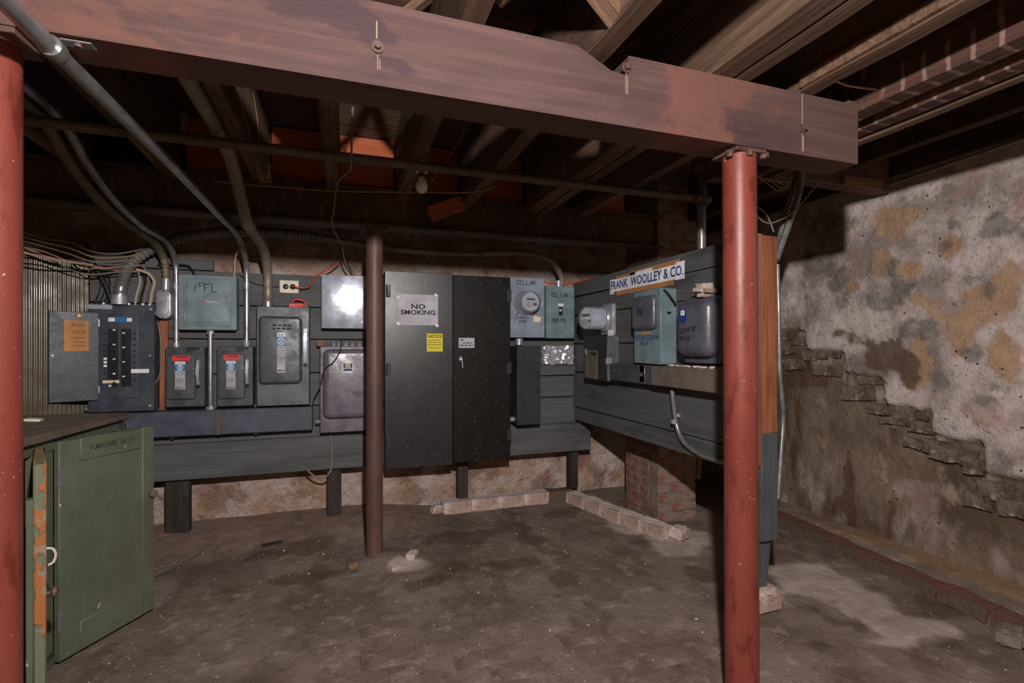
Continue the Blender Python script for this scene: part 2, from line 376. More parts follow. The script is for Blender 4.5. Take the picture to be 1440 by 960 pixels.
STK = {'A': [[(0, 0), (.5, 1), (1, 0)], [(.2, .4), (.8, .4)]], 'C': [[(1, .9), (.5, 1), (0, .5), (.4, 0), (1, .1)]],
 'E': [[(1, 1), (0, 1), (0, 0), (1, 0)], [(0, .5), (.8, .5)]], 'L': [[(0, 1), (0, 0), (1, 0)]], 'R': [[(0, 0), (0, 1), (.8, .9), (.8, .6), (0, .5), (1, 0)]],
 'M': [[(0, 0), (.1, 1), (.5, .3), (.9, 1), (1, 0)]], 'I': [[(.5, 0), (.5, 1)]], 'N': [[(0, 0), (0, 1), (1, 0), (1, 1)]], 'F': [[(1, 1), (0, 1), (0, 0)], [(0, .5), (.7, .5)]],
 'G': [[(1, .9), (.4, 1), (0, .5), (.4, 0), (1, .1), (1, .45), (.6, .45)]], 'H': [[(0, 0), (0, 1)], [(1, 0), (1, 1)], [(0, .5), (1, .5)]], 'T': [[(0, 1), (1, 1)], [(.5, 1), (.5, 0)]],
 'V': [[(0, 1), (.5, 0), (1, 1)]], 'O': [[(.5, 1), (0, .5), (.5, 0), (1, .5), (.5, 1)]], 'P': [[(0, 0), (0, 1), (.9, .9), (.8, .5), (0, .45)]],
 'S': [[(1, .9), (.3, 1), (.1, .7), (.9, .3), (.7, 0), (0, .1)]], 'B': [[(0, 0), (0, 1), (.8, .85), (.1, .5), (.9, .25), (0, 0)]], 'D': [[(0, 0), (0, 1), (.8, .8), (1, .4), (0, 0)]],
 'Y': [[(0, 1), (.5, .5), (1, 1)], [(.5, .5), (.5, 0)]], 'W': [[(0, 1), (.25, 0), (.5, .6), (.75, 0), (1, 1)]], 'U': [[(0, 1), (.1, .1), (.9, .1), (1, 1)]],
 '1': [[(.4, 0), (.5, 1)]], '3': [[(0, 1), (.8, .9), (.3, .55), (.9, .3), (.1, 0)]], '6': [[(.8, 1), (.1, .4), (.5, 0), (.8, .3), (.2, .4)]], '.': [[(.4, 0), (.5, .06)]], ' ': []}
def hand(s, size, parent, mat, x, y, z, wid=.0028, slope=0., aspect=.62, name='handwriting'):   # marker strokes
    mb = MB(); rnd = random.Random(len(s)*31+int(size*1e4)); adv = size*aspect*1.35; x0 = x-adv*len(s)/2
    for i, ch in enumerate(s):
        for pl in STK.get(ch, STK['N']):
            q = [Vector((x0+i*adv+p[0]*size*aspect+rnd.uniform(-.05, .05)*size+p[1]*size*.1, y, z+p[1]*size+slope*(i*adv)+rnd.uniform(-.05, .05)*size)) for p in pl]
            for a, b in zip(q, q[1:]):
                d = (b-a).normalized(); nrm = Vector((-d.z, 0, d.x))*wid/2
                mb.prism([a-nrm-d*wid/3, b-nrm+d*wid/3, b+nrm+d*wid/3, a+nrm-d*wid/3], (0, -.0004, 0))
    return mb.build(name, mat, parent, 0)
def lines(parent, mat, x0, x1, y, zs, h, name='print_line'):
    rnd = random.Random(int(x0*1e4) & 255); mb = MB()
    for z in zs:
        x = x0
        while x < x1-h:
            wd = min(rnd.uniform(1.5, 4)*h, x1-x); mb.box(x, x+wd, y-.0004, y, z-h/2, z+h/2); x += wd+h*.8
    o = mb.build(name, mat, parent, 0); o['kind'] = 'stuff'; return o

# ================================================================== STRUCTURE
def grid(name, mat, parent, n0, n1, fn, attrs):     # fn(u, v) -> (point, dict of attribute values)
    vs_, at, fs = [], {a: [] for a in attrs}, []
    for i in range(n0+1):
        for j in range(n1+1):
            p, d = fn(i/n0, j/n1); vs_.append(p)
            for a in attrs: at[a].append(d.get(a, 0.))
    for i in range(n0):
        for j in range(n1):
            a = i*(n1+1)+j; fs.append((a, a+1, a+n1+2, a+n1+1))
    me = bpy.data.meshes.new(name); me.from_pydata(vs_, [], fs)
    for a in attrs:
        x = me.attributes.new(a, 'FLOAT', 'POINT'); x.data.foreach_set('value', at[a])
    me.materials.append(M[mat]); me.polygons.foreach_set('use_smooth', [True]*len(me.polygons))
    o = bpy.data.objects.new(name, me); col.objects.link(o); o.parent = parent; return o
def fbm(p, o=4):
    return noise.fractal(p, 1., 2., o)
def sm(a, b, x):
    t = max(0., min(1., (x-a)/(b-a))); return t*t*(3-2*t)
def blob(y, z, lst, wsc=5., wam=1.5):               # warped ellipses (cy, cz, ry, rz)
    v = 0.
    n = fbm(Vector((y*wsc, z*wsc, 3.3)), 5)*wam
    for cy, cz, ry, rz in lst:
        d = math.hypot((y-cy)/ry, (z-cz)/rz)+n
        v = max(v, 1-sm(.78, 1.08, d))
    return v
WX, WY = 3.0, 3.6
def pw(px, py, rx, ry):                             # ellipse on the right wall from its place in the photo
    p = onX(px, py, WX); a = onX(px+rx, py, WX); b = onX(px, py-ry, WX)
    return (p.y, p.z, abs(a.y-p.y), abs(b.z-p.z))
OCH = [pw(1332, 440, 42, 30), pw(1300, 470, 14, 30), pw(1428, 395, 16, 46), pw(1425, 495, 20, 30), pw(1205, 404, 14, 10), pw(1245, 372, 9, 12), pw(1262, 312, 30, 14), pw(1345, 348, 13, 16), pw(1290, 378, 12, 9), pw(1300, 515, 22, 16), pw(1360, 475, 16, 20)]
BRN = [pw(1238, 490, 38, 34), pw(1185, 470, 10, 8), pw(1130, 520, 26, 22)]
GRY = [pw(1158, 374, 18, 14), pw(1226, 377, 11, 14), pw(1263, 374, 8, 9), pw(1317, 461, 14, 12), pw(1415, 325, 28, 22), pw(1345, 315, 16, 22), pw(1285, 460, 14, 14), pw(1370, 495, 14, 8), pw(1400, 405, 14, 10), pw(1142, 420, 9, 9), pw(1183, 402, 7, 7), pw(1330, 535, 12, 8), pw(1390, 560, 20, 8), pw(1138, 402, 6, 8), pw(1190, 430, 12, 14), pw(1260, 420, 26, 14)]
EDGE = [onX(*p, WX) for p in ((1098, 462), (1140, 465), (1142, 490), (1192, 492), (1196, 525), (1248, 530), (1252, 568), (1318, 574), (1312, 610), (1390, 622), (1386, 662), (1440, 674))]
EDGE = [(p.y, p.z) for p in EDGE] + [(.9, .5), (.4, .3), (-1.5, .2)]
def edge_z(y):
    for (ya, za), (yb, zb) in zip(EDGE, EDGE[1:]):
        if (ya >= y >= yb): return za+(zb-za)*((ya-y)/max(1e-6, ya-yb))
    return EDGE[0][1]+.02 if y > EDGE[0][0] else .2
def wall_r(u, v):
    y = -1.5+(WY+1.5)*u; z = -.05+2.36*v
    ez = edge_z(y+fbm(Vector((y*7, z*7, 1)))*.012)+fbm(Vector((y*9, z*4, 7)), 4)*.018
    lime = sm(-.008, .012, z-ez)
    band = sm(0, .05, z-(ez-.16))*(1-lime)
    h = lime*.05+band*.012+fbm(Vector((y*3, z*3, 0)), 5)*.016+fbm(Vector((y*14, z*14, 4)), 3)*.004
    h += sm(.25, 0, z)*.02
    lm = lime if z > ez else max(0, band*.55*sm(-.1, .3, fbm(Vector((y*6, z*6, 2)))))
    if z < .42 and lime < .5: lm = max(lm, .45*sm(.1, .5, fbm(Vector((y*4, z*2.2, 9)))))
    return (WX-h, y, z), {'lime': lm, 'ochre': blob(y, z, OCH)*lime, 'brown': blob(y, z, BRN), 'grey': blob(y, z, GRY, 8, 1.7)*lime}
wr = struct(grid('wall_right', 'wall_r', None, 330, 150, wall_r, ('lime', 'ochre', 'brown', 'grey')))
# rubble stones breaking through along the torn edge of the limewash
def stone(px, py, wpx, hpx, seed, proud=.026):
    p = onX(px, py, WX); a = onX(px-wpx/2, py, WX); b = onX(px+wpx/2, py, WX); zt = onX(px, py-hpx/2, WX).z; zb = onX(px, py+hpx/2, WX).z
    dy = abs(a.y-b.y)/2; dz = (zt-zb)/2; b = bmesh.new(); bmesh.ops.create_cube(b, size=1)
    for v in b.verts: v.co = Vector((-proud/2+.02+v.co.x*(proud+.04), v.co.y*dy*2.3, v.co.z*dz*2))
    bmesh.ops.subdivide_edges(b, edges=b.edges[:], cuts=4, use_grid_fill=True)
    bm = MB()._join(b)
    for v in bm.bm.verts:
        v.co += noise.noise_vector(v.co*Vector((10, 10, 16)).z+Vector((seed*3, 0, 0)))*.016
        if v.co.x < 0: v.co.z *= .9; v.co.y *= .97
    o = bm.build('stone', 'stone', wr, 30); o.location = (WX-.004, p.y, p.z); o.rotation_euler = (random.uniform(-.06, .06), 0, 0); return o
for i, a in enumerate(((1108, 472, 16, 14), (1112, 492, 20, 14), (1133, 480, 22, 12), (1150, 500, 30, 13), (1172, 498, 26, 9), (1120, 512, 24, 16), (1166, 520, 34, 18), (1232, 535, 36, 10), (1210, 552, 40, 22),
                       (1240, 575, 36, 16), (1286, 583, 44, 16), (1262, 592, 40, 12), (1300, 600, 28, 16), (1345, 640, 62, 22), (1320, 628, 36, 18), (1375, 655, 26, 26), (1290, 622, 24, 14), (1405, 690, 44, 26), (1430, 715, 40, 24), (1380, 705, 32, 20))):
    stone(*a, seed=i)

def wall_b(u, v):
    x = -1.8+4.95*u; z = -.05+2.4*v
    h = fbm(Vector((x*4, z*4, 8)), 5)*.014+fbm(Vector((x*14, z*14, 2)), 3)*.004
    return (x, WY+.02-h, z), {}
wb = struct(grid('wall_back', 'wall_b', None, 190, 90, wall_b, ()))
wl = struct(MB().box(-1.9, -1.78, -1.5, WY+.1, -.05, 2.35).build('wall_left', 'wall_dark'))

def pf(px, py, rx, ry):
    p = onZ(px, py, 0); a = onZ(px+rx, py, 0); b = onZ(px, py-ry, 0)
    return (p.x, p.y, max(.02, (a-p).length), max(.02, (b-p).length))
PALE = [pf(1150, 820, 60, 26), pf(1215, 850, 60, 18), pf(1275, 885, 70, 14), pf(960, 760, 50, 14), pf(880, 735, 30, 12), pf(825, 705, 20, 10), pf(570, 795, 40, 10)]
DAMP = [pf(1132, 845, 16, 9), pf(1168, 858, 14, 7), pf(1190, 873, 20, 7), pf(1222, 888, 26, 10), pf(1148, 905, 22, 10), pf(985, 805, 18, 9), pf(640, 755, 40, 10), pf(690, 745, 50, 8), pf(740, 760, 24, 10), pf(620, 815, 50, 9), pf(790, 815, 22, 12), pf(640, 797, 16, 8), pf(420, 770, 60, 8), pf(780, 722, 40, 7), pf(1300, 905, 60, 10), pf(1330, 850, 70, 10), pf(720, 790, 40, 8), pf(400, 815, 60, 8)]
def floor_h(x, y):
    h = fbm(Vector((x*2.2, y*2.2, 0)), 5)*.006+fbm(Vector((x*11, y*11, 5)), 3)*.0014-.006
    s = sm(3.0, 3.58, y+fbm(Vector((x*2, y*2, 1)))*.12)*sm(.75, .1, x)
    h += s*.06
    h += .05*sm(2.72, 2.86, x)*sm(3.3, 2.9, y)
    h += .045*math.exp(-((x-.22)**2/.02+(y-2.78)**2/.012))
    return h
def floor_fn(u, v):
    x = -1.8+4.95*u; y = -1.0+4.68*v
    n = fbm(Vector((x*5, y*5, 3)), 4)
    sand = sm(2.80, 2.86, x+n*.07)*sm(2.7, 2.1, y+n*.2)*.8
    dust = sm(3.05, 3.4, y+n*.16)*sm(.9, .3, x)*sm(-.35, .15, n+.1)
    return (x, y, floor_h(x, y)), {'pale': blob(x, y, PALE, 4, .5), 'damp': blob(x, y, DAMP, 5, .95), 'sand': sand, 'dust': dust}
fl = struct(grid('floor', 'floor', None, 270, 260, floor_fn, ('pale', 'damp', 'sand', 'dust')))
pv = None                                            # floor bricks showing through the dirt
for r_ in range(9):
    for c_ in range(7):
        x = -.05+c_*.215+(r_ % 2)*.107; y = 1.25+r_*.108
        if random.random() < .62: continue
        if pv is None: pv = MB().box(-.102, .102, -.048, .048, -.03, .0018, .0015).build('paving_brick', M['floor'], fl)
        else: pv = copy(pv, fl)
        pv.location = (x, y, floor_h(x, y)+random.uniform(-.001, .0015)); pv.rotation_euler = (0, 0, random.uniform(-.02, .02))

ZB, ZT = EYE+.60, EYE+.793       # timber beam bottom and top
ZS = EYE+1.14                    # underside of the floorboards above
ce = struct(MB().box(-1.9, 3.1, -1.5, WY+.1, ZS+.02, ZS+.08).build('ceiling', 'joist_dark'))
pl = None
for i in range(48):
    y = -1.3+i*.105
    if y > WY: break
    if pl is None: pl = MB().box(-1.78, 3.08, 0, .100, 0, .02, .002).build('floorboard', 'subfloor', ce)
    else: pl = copy(pl, ce)
    pl.location = (0, y, ZS+random.uniform(-.003, .002))
JO = [(-1.74, .055), (-1.45, .055), (-1.1, .055), (-.75, .055), (-.375, .05), (-.045, .06), (.30, .06), (.66, .06), (1.375, .055)]
def joist(x, wd, y0, y1, z0, z1, mat, seed):
    mb = MB(); n = 24
    b = bmesh.new(); bmesh.ops.create_cube(b, size=1)
    for v in b.verts: v.co = Vector((v.co.x*wd, (y0+y1)/2+v.co.y*(y1-y0), (z0+z1)/2+v.co.z*(z1-z0)))
    bmesh.ops.subdivide_edges(b, edges=[e for e in b.edges if abs(e.verts[0].co.y-e.verts[1].co.y) > .1], cuts=n)
    mb._join(b); mb.rough(.005, 5, seed)
    o = mb.build('joist', mat, ce, 30); o.location.x = x; return o
for i, (x, wd) in enumerate(JO+[(1.05, .075), (1.125, .05)]):
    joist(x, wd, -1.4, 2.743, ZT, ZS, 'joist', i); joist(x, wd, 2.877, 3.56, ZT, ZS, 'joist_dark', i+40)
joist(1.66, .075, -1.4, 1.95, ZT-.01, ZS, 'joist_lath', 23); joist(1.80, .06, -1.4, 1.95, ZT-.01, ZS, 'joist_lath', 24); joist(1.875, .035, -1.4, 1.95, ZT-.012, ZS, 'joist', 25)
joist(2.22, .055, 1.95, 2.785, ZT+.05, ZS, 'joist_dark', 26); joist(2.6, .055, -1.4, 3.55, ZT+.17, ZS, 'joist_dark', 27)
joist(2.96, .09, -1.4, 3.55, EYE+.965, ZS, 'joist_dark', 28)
hb = MB().box(1.62, 2.888, 1.95, 2.03, EYE+.865, ZS, .004).build('trimmer', 'beam', ce)
boxpart('trimmer_lit_strip', 'bridging', ce, 2.52, 2.80, 1.925, 1.95, EYE+.865, EYE+.915, bev=.003)  # paler wood slip standing in for light along the trimmer's lower front edge
boxpart('nailing_strip', 'bridging', ce, 1.335, 1.35, -1.4, 1.17, ZT+.006, ZT+.045, bev=.002)
boxpart('nailing_strip', 'bridging', ce, 1.768, 1.772, -1.4, 1.25, ZT+.0, ZT+.05, bev=.001)
boxpart('offcut', 'bridging', ce, 1.585, 1.635, 1.2, 1.42, ZT+.002, ZT+.025, bev=.002)
def brace(p, q, wd, th, mat='bridging', name='bridging'):
    p, q = Vector(p), Vector(q); d = q-p
    o = MB().box(-d.length/2, d.length/2, -wd/2, wd/2, -th/2, th/2, .003).build(name, mat, ce)
    o.location = (p+q)/2; o.rotation_euler = d.to_track_quat('X', 'Z').to_euler(); return o
brace((.31, 1.02, ZS-.08), (.655, 1.08, ZT+.015), .055, .045)
brace((.35, 1.12, ZT+.03), (.62, 1.12, ZS-.03), .05, .03)
XJ = [-.75, -.375, -.045, .30, .66, 1.05]
for a, b in zip(XJ, XJ[1:]):
    zl = ZT+(.052 if a < -.7 else .03)               # clear of the thick conduit in the first bay
    brace((a+.035, 1.56, zl), (b-.035, 1.56, ZS-.03), .05, .025); brace((a+.035, 1.62, ZS-.03), (b-.035, 1.62, zl), .05, .025)
for a, b in zip(XJ[:-1]+[1.12, 1.40], XJ[1:]+[1.345, 1.75]):
    boxpart('blocking', 'blocking', ce, a+.032, b-.032, 2.80, 2.84, EYE+.85, ZS-.01, bev=.003)

# ================================================================== TIMBER BEAM AND POSTS
bt = thing('timber_beam', 'large reddish brown timber beam carried on two red steel posts', 'beam', (0, 1.235, ZB))
BX0, BX1, BH = -1.48, 1.60, ZT-ZB
nt0, nt1 = onY(812, 60, 1.18).x, onY(882, 92, 1.18).x
prof = [(BX0, 0, 0), (BX1, 0, 0), (BX1, 0, BH), (nt1+.005, 0, BH), (nt1, 0, BH-.055), (nt1-.05, 0, BH-.05), (nt0, 0, BH-.002), (BX0, 0, BH)]
mb = MB(); poly = [(x, -.055, z) for x, _, z in prof]; mb.prism(poly, (0, .11, 0)); mb.build('timber', 'beam', bt, 20)
for px, py in ((531, 67), (880, 96), (1128, 181)):
    p = onY(px, py, 1.18); x, z = p.x, p.z-ZB
    bo = MB().cyl((x, -.056, z), (x, -.060, z), .014, 18).build('washer', 'dark_iron', bt)
    MB().cyl((x, -.060, z), (x, -.070, z), .0085, 6).build('bolt_head', 'dark_iron', bo)
    drip = MB()
    for k, dx in enumerate((0, .005)):
        z0, z1 = (z-.012, max(.006, z-.07)) if px > 600 else ((z-.016, z-.05))
        drip.box(x+dx-.0008, x+dx+.0008, -.0562, -.055, z1, z0-k*.01)
    if px < 600: drip.box(x-.0035, x-.0005, -.0562, -.055, z+.02, z+.06)
    if px > 1100: drip.box(x-.001, x+.001, -.0562, -.055, z+.012, BH-.004)
    drip.build('pale_drip', 'chalk', bt, 0)

def post(x, y, top, r, name, label, mat, lean=0, dx=0):
    p = thing(name, label, 'post', (x, y, 0)); zb = floor_h(x, y)-.02
    MB().tube([(dx, 0, zb), (dx*.5+lean*.5, 0, top*.5), (lean, 0, top-.012)], r, 32, step=.2).build('shaft', mat, p)
    return p
rp = post(1.165, 1.235, ZB, .0495, 'steel_post', 'red oxide painted steel post with bolted top cap at the free beam end', 'red_post', 0, .012)
mb = MB()
boxpart('cap_plate', 'dark_iron', rp, -.056, .056, -.053, .053, ZB-.012, ZB, bev=.002)
for dx, dy in ((-.058, -.03), (-.01, -.058), (.05, -.05)): MB().cyl((dx, dy+.006, ZB-.026), (dx, dy+.006, ZB-.012), .009, 6).build('cap_bolt', 'dark_iron', rp)
MB().box(-.07, -.05, -.03, -.02, ZB-.016, ZB-.006).build('cap_tab', 'dark_iron', rp); MB().box(.05, .066, -.05, -.04, ZB-.02, ZB-.006).build('cap_tab', 'dark_iron', rp)
lp = post(-.648, 1.235, ZB, .0495, 'steel_post', 'red oxide painted steel post rising beside the green cabinet', 'red_post')
boxpart('cap_plate', 'dark_iron', lp, -.066, .066, -.053, .053, ZB-.012, ZB, bev=.002)
IY, IZ0, IZ1 = 2.81, EYE+.645, EYE+.85
mp_ = post(.165, IY, IZ0, .0445, 'pipe_post', 'rusted brown pipe post standing before the black cabinet', 'rust_post')
boxpart('cap_plate', 'ibeam', mp_, -.07, .07, -.055, .055, IZ0-.012, IZ0, bev=.002)
ib = thing('steel_girder', 'dirty steel girder running under the joists above the equipment boards', 'girder', (0, IY, IZ0))
IX0, IX1, hh = -1.5, 1.98, IZ1-IZ0
boxpart('bottom_flange', 'ibeam', ib, IX0, IX1, -.062, .062, 0, .014, bev=.002)
boxpart('web', 'ibeam', ib, IX0, IX1, -.006, .006, .014, hh-.014)
boxpart('top_flange', 'ibeam', ib, IX0, IX1, -.062, .062, hh-.014, hh, bev=.002)

# ================================================================== BRICK PIER, KERBS
PX0, PX1, PY0, PY1 = 1.955, 2.255, 2.78, 3.17
pi_ = thing('brick_pier', 'red brick pier behind the grey plank panel', 'pier', (PX0, PY0, 0))
boxpart('mortar_core', 'mortar', pi_, .0025, PX1-PX0, .0025, PY1-PY0, -.02, ZS)
proto = {}
zc = 0.; row = 0
def rbox(sx, sy, sz, bev, mat, par, amp):
    b = bmesh.new(); bmesh.ops.create_cube(b, size=1)
    for v in b.verts: v.co = Vector((v.co.x*sx, v.co.y*sy, v.co.z*sz))
    bmesh.ops.subdivide_edges(b, edges=b.edges[:], cuts=3, use_grid_fill=True)
    return MB()._join(b).rough(amp, 16, sx*9+random.random()*5).build('brick', mat, par, 50)
def brick_at(par, lx, ly, lz, sx, sy, sz, mat='brick', bev=.004, rz=0, jig=.002):
    key = (round(sx, 3), round(sy, 3), round(sz, 3), mat)
    if key not in proto:
        proto[key] = rbox(sx, sy, sz, bev, mat, par, .007) if par is not pi_ else MB().box(-sx/2, sx/2, -sy/2, sy/2, -sz/2, sz/2, bev).build('brick', mat, par); o = proto[key]
    else: o = copy(proto[key], par)
    o.location = (lx+random.uniform(-jig, jig), ly+random.uniform(-jig, jig), lz); o.rotation_euler = (random.uniform(-.01, .01), random.uniform(-.01, .01), rz+random.uniform(-.012, .012)); return o
while zc+.06 < ZS:
    z = zc+.028
    if row % 2 == 0:
        xs = [(.004, .196), (.206, .302)]; ys = [(.106, .198), (.208, .39)]
    else:
        xs = [(.004, .096), (.106, .302)]; ys = [(.102, .194), (.204, .296), (.306, .39)]
    for a, b in xs: brick_at(pi_, (a+b)/2, .045, z, b-a, .092, .052)
    for a, b in ys: brick_at(pi_, .045, (a+b)/2, z, .092, b-a, .052)
    zc += .062; row += 1
k1 = thing('brick_kerb', 'whitewashed brick kerb running along the foot of the back wall', 'kerb', (.66, 3.45, 0))
boxpart('mortar_bed', 'white_brick', k1, -.0, .95, -.04, .06, -.03, .066)
for i in range(5): brick_at(k1, .10+i*.196, .0, .033, .192+.001*i, .1, .085, 'edge_brick' if i in (4,) else 'white_brick', .01, 0)
k2 = thing('brick_kerb', 'whitewashed brick kerb running from the wall corner to the pier', 'kerb', (1.6265, 3.376, 0), math.atan2(-.82, .22))
boxpart('mortar_bed', 'white_brick', k2, 0, .86, -.04, .06, -.03, .058)
for i in range(5): brick_at(k2, .07+i*.176, .0, .028, .172+.001*i, .1, .08, 'white_brick', .012)
k3 = thing('brick_kerb', 'dusty red brick edging at the foot of the limewashed stone wall', 'kerb', (2.76, 2.75, 0), math.atan2(-1, -.12))
boxpart('mortar_bed', 'mortar', k3, 0, 2.3, -.04, .05, -.03, .035)
for i in range(11): brick_at(k3, .1+i*.207, 0, .026+random.uniform(-.006, .004), .198, .095, .062, 'edge_brick', .010, random.uniform(-.03, .03))
for nm, lb, px, py, sz, mt, dv in (('broken_brick', 'white painted brick end lying at the end of the back kerb', 621, 716, .085, 'white_brick', (-.032, 0, 0)), ('rubble_stone', 'pale rubble stone lying below the limewashed wall', 1425, 893, .1, 'mortar', (-.03, -.01, 0)), ('mortar_lump', 'white mortar lump at the brick pier corner', 948, 748, .11, 'white_brick', (.008, -.035, 0))):
    p = onZ(px, py, .02); o = MB().box(-sz/2, sz/2, -sz*.45, sz*.45, -.01, sz*.62, sz*.16, 2).rough(.012, 14, px).build(nm, mt); o.location = (p.x, p.y, max(0, floor_h(p.x, p.y))); o.location += Vector(dv); o.rotation_euler = (0, 0, .4); tag(o, lb, 'rubble')

# ================================================================== PLANK BACKBOARD ON THE BACK WALL
BY = 3.45                                            # face of the grey planks
bb = thing('plank_backboard', 'long grey painted plank backboard on dark legs along the back wall', 'backboard', (0, BY, 0))
BXL, BXR = -1.36, onY(808, 480, BY).x
ZP = [.57, .774, .985, 1.2, 1.406, 1.613]
for i, (a, b) in enumerate(zip(ZP, ZP[1:])):
    boxpart('plank', 'plank', bb, BXL, BXR+(0.03 if i == 0 else 0), -random.uniform(0, .003), .03, a+.003, b-.003, bev=.003)
boxpart('plank', 'plank', bb, BXL, onY(300, 390, BY).x, 0, .03, 1.616, 1.68, bev=.003)
boxpart('skirt_plank', 'plank', bb, BXL, onY(831, 612, BY-.035).x, -.035, .0, .363, .578, bev=.004)
for px, wpx in ((251, 27), (470, 19), (650, 16), (805, 16)):
    x = onY(px, 690, BY+.03).x; wd = wpx*.0047
    MB().box(x-wd/2, x+wd/2, .005, .06, .070 if px > 600 else floor_h(x, BY), 1.2, .004).build('leg', 'leg_wood', bb)
q = rectY(762, 513, 826, 527, BY-.05)
boxpart('ledge', 'plank', bb, q[0]-.06, min(BXR, 1.664), -.05, 0, q[2], q[3], bev=.006)
foil = MB(); q2 = rectY(764, 488, 816, 514, BY-.04); q2 = (q2[0], min(q2[1], 1.645), q2[2], q2[3])
b = bmesh.new(); bmesh.ops.create_cube(b, size=1)
for v in b.verts: v.co = Vector(((q2[0]+q2[1])/2+v.co.x*(q2[1]-q2[0]), -.03+v.co.y*.05, (q2[2]+q2[3])/2+v.co.z*(q2[3]-q2[2])))
bmesh.ops.subdivide_edges(b, edges=b.edges[:], cuts=14, use_grid_fill=True)
for v in b.verts:
    v.co += noise.noise_vector(v.co*30)*.012+noise.noise_vector(v.co*75)*.006
me = bpy.data.meshes.new('crumpled_wrap'); b.to_mesh(me); b.free(); me.materials.append(M['foil'])
o = bpy.data.objects.new('crumpled_wrap', me); col.objects.link(o); o.location = (0, BY-.004, .010); tag(o, 'crumpled shiny clear wrap lying on the plank ledge', 'wrap')

# ================================================================== EQUIPMENT ON THE BACK BOARD
def wallbox(name, label, cat, px0, py0, px1, py1, d, mat, group=None, bev=.004, back=BY):
    q = rectY(px0, py0, px1, py1, back-d); xc = (q[0]+q[1])/2; wd, h = q[1]-q[0], q[3]-q[2]
    t = thing(name, label, cat, (xc, back, q[2]), 0, group)
    boxpart('box', mat, t, -wd/2, wd/2, -d, 0, 0, h, bev=bev)
    return t, wd, h, d
def maker_strip(t, x, z1, wd, h, y):                 # white, blue and grey maker's label with a round three-bar emblem
    boxpart('label_strip', 'grey_label', t, x-wd/2, x+wd/2, y-.001, y, z1-h, z1-h*.32)
    boxpart('label_head', 'white', t, x-wd/2, x+wd/2, y-.001, y, z1-h*.1, z1)
    bl = boxpart('label_emblem', 'blue', t, x-wd*.56, x+wd*.56, y-.0012, y, z1-h*.33, z1-h*.1)
    em = MB(); zc, r = z1-h*.215, min(wd*.5, h*.1)
    for k in range(20):
        a, c = 2*PI*k/20, 2*PI*(k+1)/20
        em.prism([(x+r*math.cos(u)*s, y-.0013, zc+r*math.sin(u)*s) for u, s in ((a, .86), (c, .86), (c, 1), (a, 1))], (0, -.0003, 0))
    for dx in (-.36, 0, .36): em.box(x+dx*r-r*.07, x+dx*r+r*.07, y-.0016, y-.0012, zc-r*.75, zc+r*.75)
    em.build('emblem', 'white', bl, 0)
    lines(t, 'ink', x-wd*.4, x+wd*.4, y-.001, [z1-h*.055], h*.022, 'print_line')
    lines(t, 'ink_faint', x-wd*.4, x+wd*.4, y-.001, [z1-h*f for f in (.38, .44, .62, .66, .70, .75)], h*.013, 'print_line')
    lines(t, 'ink', x-wd*.42, x+wd*.42, y-.001, [z1-h*.95], h*.03, 'print_line')
def lever(t, x, y, z0, z1, wd=.016):                 # cranked side handle
    zm = (z0+z1)/2; h = MB()
    h.prism([(x, y, z1), (x, y-.014, z1), (x, y-.03, zm), (x, y-.012, z0), (x, y, z0), (x, y-.016, zm)], (wd, 0, 0))
    o = h.build('lever', 'cast', t); MB().cyl((x-.012, y+.03, zm), (x+.002, y-.014, zm), .007).build('pivot', 'cast', o)
    boxpart('grip', 'black_plastic', o, x+.0, x+wd, y-.02, y-.002, z0-.014, z0+.004, bev=.003); return o

# breaker panel with its door swung open
t, wd, h, d = wallbox('breaker_panel', 'dark blue grey breaker panel with its door swung open', 'breaker panel', 128, 430, 216, 577, .10, 'panel_blue')
boxpart('front_trim', 'panel_blue', t, -wd/2-.012, wd/2+.006, -d-.008, -d, -.006, h+.006, bev=.003)
Xp = lambda px, py=500: onY(px, py, BY-d).x-t.location.x
Zp = lambda py, px=170: onY(px, py, BY-d).z-t.location.z
y = -d-.008
MB().cover(Xp(143), Xp(196), y-.006, y, Zp(560), Zp(442), .01, .004).build('dead_front', 'panel_blue', t)
y2 = y-.006
boxpart('maker_plate', 'blue', t, Xp(154), Xp(188), y2-.001, y2, Zp(453), Zp(446)); boxpart('maker_plate', 'white', t, Xp(154), Xp(163), y2-.0016, y2, Zp(452), Zp(447)); boxpart('maker_plate', 'white', t, Xp(180), Xp(187), y2-.0016, y2, Zp(452), Zp(447))
za, zb_ = Zp(462), Zp(543); nb = 20; stp = (za-zb_)/nb
for c, (xa, xb) in enumerate(((Xp(153), Xp(168)), (Xp(172), Xp(186)))):
    for i in range(nb):
        zz = za-(i+1)*stp
        br_ = boxpart('breaker', 'breaker', t, xa, xb, y2-.006, y2, zz+.001, zz+stp-.001, bev=.001)
        xt = xa+(xb-xa)*(.68 if c == 0 else .32)
        boxpart('toggle', 'black_plastic' if (i*7+c*3) % 5 else 'white', br_, xt-.005, xt+.005, y2-.014, y2-.006, zz+stp*.28, zz+stp*.72)
for i in range(9):
    boxpart('number_tab', 'ink', t, Xp(147), Xp(150), y2-.0006, y2, za-(i*2+2)*stp, za-(i*2+1.3)*stp); boxpart('number_tab', 'ink', t, Xp(189), Xp(192), y2-.0006, y2, za-(i*2+2)*stp, za-(i*2+1.3)*stp)
for i in range(3):
    zz = Zp(504+i*5); boxpart('number_sticker', 'white', t, Xp(147.5), Xp(152), y2-.001, y2, zz-.006, zz+.006)
